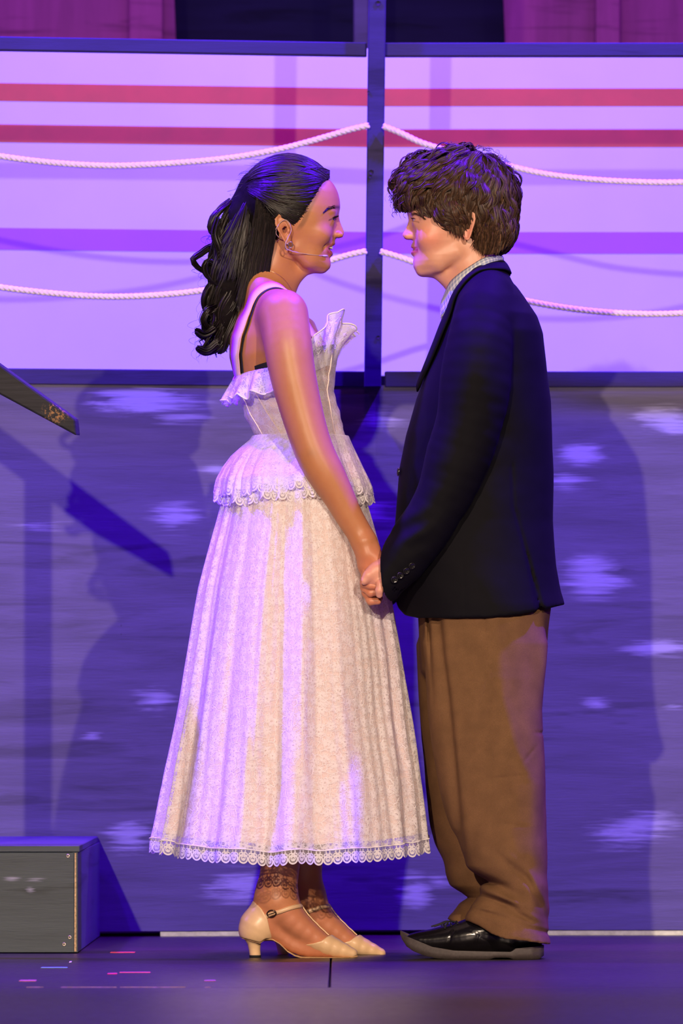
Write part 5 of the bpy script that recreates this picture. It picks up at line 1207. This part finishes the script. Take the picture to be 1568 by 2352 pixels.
# ---------------------------------------------------------------- jacket
J = SDF(); J.yc = YB0
JR = [(640, 1062, 1165, .070), (665, 1036, 1188, .105), (690, 1026, 1206, .135), (730, 1018, 1232, .168), (770, 1004, 1246, .180), (830, 986, 1253, .180), (880, 968, 1257, .178), (920, 954, 1262, .176), (1000, 932, 1267, .172), (1080, 917, 1268, .170), (1200, 906, 1269, .174), (1300, 902, 1276, .182), (1360, 903, 1287, .186), (1392, 908, 1296, .188), (1440, 915, 1300, .188)]
J.loft(JR, y0=YB0, p=2.2, k=.02, cap=.012)
J.chain(C2([(1120, 640, -.045, .036), (1118, 672, -.095, .044), (1108, 712, -.148, .050)]), k=.035, mir=True)
JA = SDF(); JA.yc = YB0
JA.chain(C2([(1108, 742, -.150, .062), (1100, 800, -.172, .070), (1092, 870, -.184, .0735), (1078, 965, -.190, .0690), (1050, 1050, -.192, .0660), (1018, 1140, -.192, .0580), (968, 1222, -.190, .0535), (925, 1280, -.186, .0505), (860, 1355, -.182, .0485)]), k=.012, mir=True, fine=3)
class JU:
    def ev(s, p): return smin(J.ev(p), JA.ev(p), .012)
JJ = JU()
cn = np.array([-.88, .475, -.105]); cn /= np.linalg.norm(cn)
cuffc = B3(891, 1309, -.184)
hemz = lambda p: np.interp(pxs(p)[0], [890, 905, 915, 930, 960, 1000, 1100, 1190, 1240, 1260, 1300], [1335, 1372, 1398, 1414, 1421, 1422, 1421, 1412, 1402, 1398, 1388])
def jac(p):
    pm = p.copy(); pm[:, 1] = -np.abs(pm[:, 1]-YB0)+YB0
    x, y = pxs(p); raw = JA.ev(p); d0 = J.ev(p)
    cu = (pm-cuffc)@cn
    d0 = smax(d0, (y-hemz(p))/PPM*.95, .003); d0 = smax(d0, -smax(J.ev(p)+.013, (1340-y)/PPM, .01), .0015)
    dA = smax(raw, cu, .007); dA = smax(dA, -smax(raw+.0105, -(cu+.035), .004), .0015)
    d = smin(d0, dA, .006)
    # cloth folds of the sleeve and body
    q = pm-B3(1092, 870, -.184); arm = np.exp(-(((x-np.interp(y, [740, 870, 965, 1050, 1140, 1222, 1300], [1108, 1092, 1078, 1050, 1018, 968, 910]))/95)**2)); near = np.clip((-.10-(pm[:, 1]-YB0))/.05, 0, 1)*arm
    fold = .0034*noise(np.stack([x/75+y/150, y/95-x/110, pm[:, 1]*5], 1))+.0009*noise(np.stack([x/34+y/60, y/30-x/60, pm[:, 1]*8], 1))
    elbow = .0045*np.exp(-((y-1215)/38)**2)*np.cos((y-1215+.55*(x-930))/9.5)*np.clip((1010-x)/60, 0, 1)
    d = d+fold*(.45+.75*near)+elbow*near
    # side seam and vent
    xs_ = np.interp(y, [900, 1000, 1165, 1250, 1400], [1178, 1172, 1180, 1204, 1247]); out = near < .15
    d = d+np.where(out, .0018*np.exp(-((x-xs_)/3.6)**2), 0)
    vw = np.interp(y, [1180, 1240, 1330, 1400], [0, 4, 12, 18]); vent = np.clip((xs_-x+2)/5, 0, 1)*np.clip((x-xs_+vw)/8, 0, 1)*np.clip((y-1185)/20, 0, 1)*out
    d = d+vent*.0042+np.where(out, .0010*np.exp(-((x-np.interp(y, [1230, 1420], [1058, 1070]))/1.6)**2)*(y > 1200), 0)
    # under-arm groove between sleeve and body, welt, hem and opening
    # neck opening
    nk = d_cone(p, B3(1085, 600, 0), B3(1068, 690, 0), .060, .040); d = smax(d, -nk, .004)
    # front V opening showing the shirt
    vo = polyd(x, y, [(1000, 640), (1050, 640), (1032, 700), (1006, 770), (988, 828), (970, 828)])/PPM
    return d
V, F = sdf_mesh(jac, axis([(sx(845), sx(1308), .0034)]), axis([(YB0-.275, YB0+.275, .0042)]), axis([(sz(1430), sz(625), .0037)]))
V = relax(V, F, 2, .5)
jk = make_mesh('blazer', V, F, M_navy, bo_); jk['label'] = 'navy wool blazer with four cuff buttons'
def Jn(pts, d=.003, mir=1):
    q = Pn([(a, b, YB0+c) for a, b, c in pts]); q, n = onto(JJ, q, d)
    if mir < 0: q = q*[1, -1, 1]+[0, 2*YB0, 0]; n = n*[1, -1, 1]
    return q, n
def sheet(name, A_, B_, mat, par, th=.003, n=50, m=8, bulge=.004, uv=True):
    A_ = spline(A_, n); B_ = spline(B_, n); G = []; u = np.linspace(0, 1, m); ctr = np.array([sx(1100), YB0, sz(760)])
    for k in u:
        c = A_*(1-k)+B_*k; G.append(c)
    G = np.stack(G); N_ = np.cross(np.gradient(G, axis=0), np.gradient(G, axis=1)); N_ /= np.linalg.norm(N_, axis=2, keepdims=True)+1e-9
    o_ = (G-ctr)*[.3, 1, .3]; sg_ = np.sign((N_*o_).sum(2).mean()); N_ *= sg_; G = G+N_*(bulge*np.sin(PI*u))[:, None, None]
    L = np.concatenate([[0], np.cumsum(np.linalg.norm(np.diff(A_, axis=0), axis=1))]); Wd = np.linalg.norm(B_-A_, axis=1).mean(); UV = np.stack([np.broadcast_to(L, G.shape[:2]), np.broadcast_to((u*Wd)[:, None], G.shape[:2])], -1)
    o = MB().grid(G, uv=UV).build(name, mat, par); solid(o, th, 0); return o
for s in (-1, 1):
    def M_(pts): q = Pn([(a, b, YB0+c) for a, b, c in pts]); return q if s < 0 else q*[1, -1, 1]+[0, 2*YB0, 0]
    # collar and lapel as one folded band
    inn = M_([(1153, 597, -.000), (1140, 600, -.035), (1118, 607, -.060), (1088, 625, -.072), (1066, 646, -.073), (1048, 671, -.068), (1031, 706, -.056), (1017, 735, -.044), (1002, 775, -.030), (988, 815, -.018), (972, 860, -.010)])
    outp, _ = onto(J, np.array(Pn([(a, b, YB0+c) for a, b, c in [(1172, 630, -.002), (1160, 632, -.045), (1138, 637, -.082), (1108, 650, -.104), (1080, 668, -.112), (1060, 688, -.112), (1042, 722, -.108), (1024, 765, -.098), (1004, 815, -.078), (985, 862, -.055), (970, 900, -.030)]])), .004)
    outp = outp if s < 0 else outp*[1, -1, 1]+[0, 2*YB0, 0]
    if s > 0: outp = outp-[0, 0, 0]
    sheet('lapel', inn, outp, M_navy, jk, .0035, bulge=.006).data
    A_ = M_([(1150, 586, -.000), (1130, 588, -.036), (1108, 594, -.055), (1080, 611, -.060), (1055, 628, -.056), (1034, 647, -.040), (1026, 662, -.022), (1019, 678, -.012)]); B_ = M_([(1152, 603, -.002), (1138, 606, -.040), (1118, 614, -.066), (1092, 632, -.077), (1068, 655, -.077), (1048, 682, -.070), (1032, 708, -.058), (1015, 728, -.040)])
    o = sheet('shirt_collar', A_, B_, M_plaid, bo_, .0018, bulge=.005); o['label'] = 'blue and white plaid shirt collar'
# shirt front inside the V
sh_ = SDF(); sh_.loft([(640, 1034, 1150, .062), (680, 1018, 1180, .085), (720, 1016, 1200, .10), (780, 1012, 1210, .12), (860, 990, 1210, .12)], y0=YB0, p=2.2, cap=.01)
V, F = sdf_mesh(lambda p: smax(sh_.ev(p), -d_cone(p, B3(1085, 590, 0), B3(1075, 690, 0), .059, .050), .004), axis([(sx(985), sx(1215), .005)]), axis([(YB0-.13, YB0+.13, .005)]), axis([(sz(870), sz(630), .005)])); make_mesh('shirt', V, F, M_plaid, bo_)
def button(c, n, r, par, mat=M_btn):
    n = np.array(n, float); n /= np.linalg.norm(n); t1 = np.cross(n, [0, 0, 1]); t1 /= np.linalg.norm(t1); t2 = np.cross(t1, n); a = np.linspace(0, 2*PI, 25)[:-1]; G = []
    for rr, h in ((1, 0), (1, .35), (.92, .55), (.78, .55), (.70, .38), (.12, .34)): G.append(c+r*rr*(np.outer(np.cos(a), t1)+np.outer(np.sin(a), t2))+n*h*r*.6)
    o = MB().grid(np.stack(G), closed=True).build('button', mat, par)
    mb = MB()
    for k in range(4):
        b = k*PI/2+.5; p = c+r*.28*(math.cos(b)*t1+math.sin(b)*t2)+n*r*.2; mb.tube([p, p+n*r*.09], r*.10, 6)
    mb.build('thread', M_dark, o)
for px, py in ((907, 1333), (921, 1323.5), (935, 1314), (948.5, 1303)):
    q, n = Jn([(px, py, -.24)], .0025); button(q[0], n[0], .0075, jk)
q, n = Jn([(920, 1084, -.03)], .003); button(q[0], n[0], .009, jk)
q, n = Jn([(985, 838, -.035), (991, 836, -.05)], .0035); mb = MB(); ribbon(mb, spline(q, 6), np.repeat(n[:1], 6, 0), .004, .002); o = mb.build('pocket_square', simple('white cotton', (.85, .85, .85), .7), jk); o['label'] = 'sliver of white pocket square'
# ---------------------------------------------------------------- trousers
T_ = SDF(); T_.yc = YB0
T_.loft([(1330, 960, 1262, .165), (1400, 957, 1262, .172), (1470, 960, 1254, .178), (1540, 967, 1245, .175), (1600, 1000, 1230, .10)], y0=YB0, p=2.3, k=.03, cap=.03)
near_l = [(1400, 985, 1235, .060), (1480, 967, 1250, .080), (1560, 973, 1243, .090), (1630, 981, 1239, .093), (1700, 991, 1243, .094), (1800, 1008, 1249, .094), (1900, 1029, 1250, .093), (1950, 1048, 1250, .092), (1985, 1066, 1251, .090), (2008, 1088, 1252, .087), (2024, 1108, 1252, .085), (2040, 1101, 1252, .086), (2060, 1090, 1253, .087), (2085, 1079, 1254, .088), (2112, 1068, 1255, .090), (2180, 1060, 1256, .090)]
far_l = [(1400, 985, 1225, .060), (1480, 957, 1235, .080), (1600, 962, 1225, .093), (1700, 969, 1215, .094), (1800, 979, 1212, .094), (1900, 994, 1212, .093), (1960, 1013, 1212, .092), (2005, 1027, 1212, .090), (2035, 1039, 1212, .088), (2052, 1066, 1212, .084), (2064, 1078, 1212, .083), (2078, 1058, 1212, .085), (2111, 1036, 1210, .088), (2180, 1030, 1210, .088)]
YN, YF = YB0-.100, YB0+.095
T_.loft(near_l, y0=YN, p=2.25, k=.012, cap=.01); T_.loft(far_l, y0=YF, p=2.25, k=.012, cap=.01)
def trou(p):
    d = T_.ev(p); x, y = pxs(p); nr = p[:, 1] < YB0
    dy = p[:, 1]*11
    f = .0022*noise(np.stack([x/55, y/190, dy], 1))*2+.0030*noise(np.stack([x/40+y/160, y/300, dy], 1))
    low = np.clip((y-1880)/170, 0, 1)
    f = f+low*(.0080*noise(np.stack([x/60-y/110, y/48+x/130, dy*.5], 1)))
    # the deep fold above the shoe
    yy = 2018+.42*(x-1110); f = f+np.where(nr, .012*np.exp(-((y-yy)/9)**2)*np.exp(-((x-1120)/42)**2)-.007*np.exp(-((y-yy-22)/13)**2)*np.exp(-((x-1130)/60)**2), 0)
    f = f+.0016*np.exp(-((x-np.interp(y, [1425, 1600, 1800, 1960], [1113, 1118, 1128, 1140]))/1.5)**2)*(y < 1975)      # side seam
    c_ = np.interp(y, [1425, 1500, 1600, 1750, 1900, 2000], [1010, 1017, 1030, 1045, 1058, 1068]); u_ = x-c_; f = f+nr*(.0075*np.exp(-(np.where(u_ > 0, u_/5, u_/16))**2)-.0030*np.exp(-((u_-14)/12)**2))*np.clip((2010-y)/90, 0, 1)
    f = f+nr*.0050*np.exp(-((x-983-(y-1425)*.06)/4)**2)*np.clip((1640-y)/200, 0, 1)
    c_ = np.interp(y, [1430, 1600, 1720, 1800], [1140, 1152, 1185, 1225]); f = f-nr*.0030*np.exp(-((x-c_)/16)**2)
    for bx, by, an, L_, am in ((1165, 1785, -.10, 34, .0028), (1085, 1566, .22, 18, .0022), (1245, 1684, .1, 14, .003), (1180, 1895, .12, 30, .0018), (1215, 1735, -.9, 22, .002)):
        ux = (x-bx)*math.cos(an)+(y-by)*math.sin(an); uy = -(x-bx)*math.sin(an)+(y-by)*math.cos(an); f = f+nr*am*np.exp(-(ux/L_)**2-(uy/3.0)**2)
    hem = np.where(nr, np.interp(x, [1060, 1075, 1100, 1130, 1160, 1200, 1256], [2116, 2116, 2127, 2146, 2157, 2161, 2169]), np.interp(x, [1030, 1056, 1100, 1200], [2112, 2130, 2150, 2165]))
    f = f+.0009*np.exp(-((y-hem+24)/1.5)**2)
    for bx, by, an, L_, am, wd in ((1150, 2072, .35, 60, .006, 6), (1200, 2105, .55, 45, .006, 7), (1225, 2050, 1.1, 45, .005, 7), (1120, 2098, .25, 40, .004, 5), (1185, 2000, .7, 60, .004, 8), (1230, 2135, .3, 40, .004, 5)):
        ux = (x-bx)*math.cos(an)+(y-by)*math.sin(an); uy = -(x-bx)*math.sin(an)+(y-by)*math.cos(an); f = f+nr*am*(np.exp(-(ux/L_)**2-(uy/wd)**2)-.6*np.exp(-(ux/L_)**2-((uy+wd*1.9)/wd)**2))
    d = smax(d+f, (y-hem)/PPM*.95, .003)
    inner = T_.ev(p)+f+.0095; hol = smax(inner, (2085-y)/PPM, .008); return smax(d, -hol, .0015)
V, F = sdf_mesh(trou, axis([(sx(940), sx(1275), .0031)]), axis([(YB0-.215, YB0+.215, .0033)]), axis([(sz(2180), sz(1330), .0034)])); V = relax(V, F, 1, .4)
make_mesh('trousers', V, F, M_khaki, bo_)
# ---------------------------------------------------------------- black shoes
def bshoe(yl, dx, name):
    U = SDF(); y0 = yl
    U.chain([(944+dx, 2160, y0, .0125), (958+dx, 2160, y0, .0165), (985+dx, 2160, y0, .0210), (1030+dx, 2156, y0, .0275), (1075+dx, 2150, y0, .034), (1110+dx, 2143, y0, .036)], k=.0, fine=3, ys=1.35)
    U.chain([(1110+dx, 2143, y0, .036), (1160+dx, 2150, y0, .036), (1215+dx, 2150, y0, .0315)], k=.02, ki=.01)
    so_t = np.array([(924, 2150), (940, 2157), (960, 2165), (992, 2178), (1041, 2186), (1108, 2188), (1172, 2189), (1183, 2181), (1250, 2175)], float); so_b = np.array([(924, 2158), (931, 2176), (948, 2188), (968, 2196), (1000, 2204), (1030, 2206), (1121, 2206), (1135, 2202), (1165, 2202), (1180, 2206), (1236, 2206), (1248, 2198)], float)
    def up(p):
        x, y = pxs(p); x = x-dx; k = (12*.505*PPM/(12+yl)+1640)-2206; y = y-k
        return smax(U.ev(p), (y-np.interp(x, so_t[:, 0], so_t[:, 1]+3))/PPM, .002)+.0006*np.exp(-(polyd(x, y, [(1074, 2140), (1100, 2147), (1140, 2152), (1160, 2163), (1186, 2170), (1186, 2200), (1160, 2190)])/1.2)**2)+.0010*np.exp(-((x-1036+.25*(y-2150))/2)**2)*(y > 2140)+.0012*np.exp(-((x-1098+.3*(y-2150))/2.5)**2)*(y > 2150)
    V, F = sdf_mesh(up, axis([(sx(920+dx), sx(1262+dx), .002)]), axis([(yl-.06, yl+.06, .0024)]), axis([(0.0, .115, .002)])); V = relax(V, F, 1, .4)
    o = make_mesh('shoe', V, F, M_shoe, bo_); o['label'] = name
    xs_ = np.linspace(925, 1248, 80); G = []
    kz = (12*.505*PPM/(12+yl)+1640)-2206
    hw = np.interp(xs_, [925, 935, 955, 990, 1040, 1100, 1160, 1220, 1240, 1248], [.008, .0175, .0245, .0325, .042, .0465, .0475, .0435, .034, .020])
    for X_, h in zip(xs_, hw):
        t_, b_ = np.interp(X_, so_t[:, 0], so_t[:, 1]), np.interp(X_, so_b[:, 0], so_b[:, 1]); a = P(X_+dx, t_+kz, yl); b = P(X_+dx, b_+kz, yl); zb = max(b[2], .0004)
        G.append([(a[0], yl-h, a[2]), (a[0], yl-h*1.02, (a[2]+zb)/2), (a[0], yl-h*.97, zb), (a[0], yl, zb), (a[0], yl+h*.97, zb), (a[0], yl+h*1.02, (a[2]+zb)/2), (a[0], yl+h, a[2]), (a[0], yl, a[2]), (a[0], yl-h, a[2])])
    MB().grid(np.array(G)).build('sole', M_bsole, o)
    mb = MB()
    for i in range(3):
        q, n = onto(U, Pn([(1052-i*14+dx, 2126+i*6, yl-.02), (1050-i*14+dx, 2122+i*6, yl), (1052-i*14+dx, 2126+i*6, yl+.02)]), .002); mb.tube(spline(q, 12), .0016, 6)
    mb.tube(spline(Pn([(1048+dx, 2118, yl-.005), (1030+dx, 2116, yl-.012), (1012+dx, 2123, yl-.018), (996+dx, 2128, yl-.02)]), 20), .0016, 6).tube(spline(Pn([(1030+dx, 2117, yl-.01), (1024+dx, 2125, yl-.016), (1020+dx, 2133, yl-.02)]), 12), .0016, 6)
    mb.tube(spline(Pn([(1048+dx, 2118, yl-.005), (1056+dx, 2124, yl-.022), (1066+dx, 2132, yl-.034), (1062+dx, 2142, yl-.04)]), 20), .0016, 6).build('shoelace', M_black, o)
bshoe(YN, 0, 'black leather lace-up shoe with grey rubber sole'); bshoe(YF, -6, 'black leather lace-up shoe with grey rubber sole')
# ---------------------------------------------------------------- his hair
HC2 = B3(1056, 455, 0); HR2 = np.array([.1165, .0865, .1000]); r5 = np.random.default_rng(21)
FACE = [(700, 480), (938, 480), (952, 470), (972, 492), (998, 494), (1006, 511), (1019, 531), (1040, 546), (1056, 551), (1060, 540), (1078, 527), (1092, 528), (1084, 552), (1086, 572), (1100, 586), (1125, 592), (1150, 586), (1178, 600), (1178, 760), (700, 760)]
def hb_base(p):
    x, y = pxs(p); d = d_ell(p, HC2, HR2); pc = B3(962, 432, 0); d = smin(d, d_ell(p, pc, (.043, .060, .045)), .03); d = smin(d, d_ell(p, B3(1035, 500, 0), (.05, .088, .038)), .02); d = smin(d, d_ell(p, B3(1128, 530, 0), (.046, .066, .050)), .03)
    d = smax(d, -polyd(x, y, FACE)/PPM*.8, .006)
    return d+.0035*noise(p*[70, 50, 70])+.004*noise(p*[28, 28, 28]+3)+.002
V, F = sdf_mesh(hb_base, axis([(sx(895), sx(1200), .003)]), axis([(YB0-.10, YB0+.10, .0035)]), axis([(sz(600), sz(338), .003)]))
hb = make_mesh('hair', V, F, M_hbb, bo_)
Ps.clear(); Rs.clear(); Cs.clear()
class HBS:
    def ev(s, p): 
        d = d_ell(p, HC2, HR2); d = smin(d, d_ell(p, B3(962, 432, 0), (.043, .060, .045)), .03); d = smin(d, d_ell(p, B3(1035, 500, 0), (.05, .088, .038)), .02); return smin(d, d_ell(p, B3(1128, 530, 0), (.046, .066, .050)), .03)
hbs = HBS()
def grow(n_l, per, region, N=17, step=.0056, spread=.0088, r=.00070, lift=(.001, .006)):
    """locks that start on the hair mass and follow a combed, curling flow"""
    roots = []
    while len(roots) < n_l:
        a = r5.normal(size=3); a /= np.linalg.norm(a); p = HC2+a*HR2; x, y = pxs(p[None]); 
        if region(x[0], y[0], p[1]-YB0): roots.append(p)
    p = np.array(roots); Pt = [p.copy()]; cr = B3(1112, 372, 0); ph = r5.random(n_l)*6.28; fr = r5.uniform(.25, .5, n_l); am = r5.uniform(.3, 1.0, n_l); e = 5e-4; lf = r5.uniform(*lift, n_l)
    for k in range(N-1):
        v = hbs.ev(p); g = np.stack([hbs.ev(p+np.eye(3)[i]*e)-hbs.ev(p-np.eye(3)[i]*e) for i in range(3)], 1); g /= np.linalg.norm(g, axis=1)[:, None]+1e-9
        d = p-cr; d /= np.linalg.norm(d, axis=1)[:, None]+1e-6; x, y = pxs(p)
        fw = np.clip((1075-x)/80, 0, 1)[:, None]; d = d*(1-.3*fw)+fw*np.array([-.9, 0, .10])*(np.clip((450-y)/60, 0, 1)[:, None]); d = d+np.array([0, 0, -.45]); sw = np.clip((y-440)/60, 0, 1)[:, None]*np.clip((1120-x)/60, 0, 1)[:, None]; d = d*(1-.75*sw)+sw*np.array([.75, 0, -.42])*1.0
        d -= (d*g).sum(1)[:, None]*g; d /= np.linalg.norm(d, axis=1)[:, None]+1e-6; sd = np.cross(g, d)
        cz = (am*np.sin(k*fr*1.7+ph)*.62)[:, None]; d = d+sd*cz; d /= np.linalg.norm(d, axis=1)[:, None]
        p = p+d*step-((v-lf*(1+.8*np.sin(k*.5+ph)))[:, None])*g*.6; Pt.append(p.copy())
    Pt = np.stack(Pt, 1)
    x, y = pxs(Pt.reshape(-1, 3)); ins = (polyd(x, y, FACE) < -4).reshape(n_l, N)
    # stop a lock where it would cross the face
    for i in range(n_l):
        w = np.nonzero(ins[i])[0]
        if len(w): m = max(w[0], 2); Pt[i] = spline(Pt[i, :m+1], N)
    T = np.gradient(Pt, axis=1); T /= np.linalg.norm(T, axis=2, keepdims=True)+1e-9; g = Pt-HC2; g /= np.linalg.norm(g, axis=2, keepdims=True); A_ = np.cross(T, g); A_ /= np.linalg.norm(A_, axis=2, keepdims=True)+1e-9
    tl = np.linspace(0, 1, N); sp = spread*np.interp(tl, [0, .3, .75, 1], [.8, 1, .75, .15])
    for _ in range(per): o = (r5.random((n_l, 1))*2-1); h = r5.random((n_l, 1))*.5; addst(Pt+(sp[None]*o)[..., None]*A_+(sp[None]*h*(1-o*o))[..., None]*g, r, .0007, .55)
grow(360, 34, lambda x, y, s: polyd(np.array([x]), np.array([y]), FACE)[0] > 3)
grow(140, 26, lambda x, y, s: x < 1010 and y < 450, N=18, lift=(.003, .009))
grow(90, 20, lambda x, y, s: y < 400, N=16, lift=(.004, .012))
# nape and sideburn
n = 420; u = r5.random(n); t = np.linspace(0, 1, 14)[None]
for s in (-1, 1):
    x0 = 1092+u*88; y0 = 520+r5.random(n)*25; px = x0[:, None]+t*(r5.normal(0, 5, n)-7*(u > .5))[:, None]-t**2*(12*u)[:, None]; py = y0[:, None]+t*(np.interp(u, [0, .15, .6, 1], [575, 590, 590, 570])-y0+r5.normal(0, 4, n))[:, None]
    yy = YB0+s*(.084*np.sqrt(np.maximum(1-((px-1090)/105)**2, .02))*(1-.22*t)); addst(np.stack([sx(px), yy, sz(py)], -1), .0010, .001)
    n2 = 300; u2 = r5.random(n2); x0 = 1000+u2*75; y0 = 470+r5.random(n2)*22; ex = np.interp(u2, [0, .3, .6, 1], [1012, 1035, 1056, 1080]); ey = np.interp(u2, [0, .3, .6, 1], [520, 545, 553, 530])
    px = bez(x0[:, None], (x0+r5.normal(4, 4, n2))[:, None], (ex+r5.normal(0, 3, n2))[:, None], t); py = bez(y0[:, None], (y0+30)[:, None], (ey+r5.normal(-3, 4, n2))[:, None], t); addst(np.stack([sx(px), YB0+s*(.088-.010*t**2+0*px), sz(py)], -1), .0010, .001)
# loose curls over the outline
n = 260; a = r5.uniform(.12*PI, .98*PI, n); p0 = HC2+np.stack([np.cos(a)*HR2[0], r5.normal(0, .03, n), np.sin(a)*HR2[2]], 1)*1.0; fw_ = a > .65*PI; p0[fw_] = p0[fw_]+np.array([-.018, 0, -.006]); L = r5.uniform(.015, .034, n); tt = np.linspace(0, 1, 18)[None, :, None]
rad_ = (p0-HC2); rad_ /= np.linalg.norm(rad_, axis=1)[:, None]; tan = np.stack([-rad_[:, 2], 0*a, rad_[:, 0]], 1); c1 = r5.uniform(2, 5, n)[:, None, None]; sgr = r5.choice([-1, 1], n)[:, None, None]
Q = p0[:, None]+rad_[:, None]*(L[:, None, None]*.42*np.sin(tt*c1*.6))+tan[:, None]*sgr*(L[:, None, None]*.7*tt)+.003*np.sin(tt*c1*2); addst(Q, .00045, .001)
n = 150; p0 = B3(930, 440, 0)+np.stack([r5.normal(0, .010, n), r5.normal(0, .028, n), r5.normal(0, .018, n)], 1); Q = p0[:, None]+np.array([-.012, 0, -.030])*tt*r5.uniform(.4, 1.1, (n, 1, 1))+np.stack([-.010*np.sin(tt[..., 0]*3)+0*p0[:, :1], 0*tt[..., 0]+0*p0[:, :1], 0*tt[..., 0]+0*p0[:, :1]], -1); addst(Q, .0005, .0015)
o = joinst('strands', M_hairb, hb, HC2, True); o['kind'] = 'stuff'
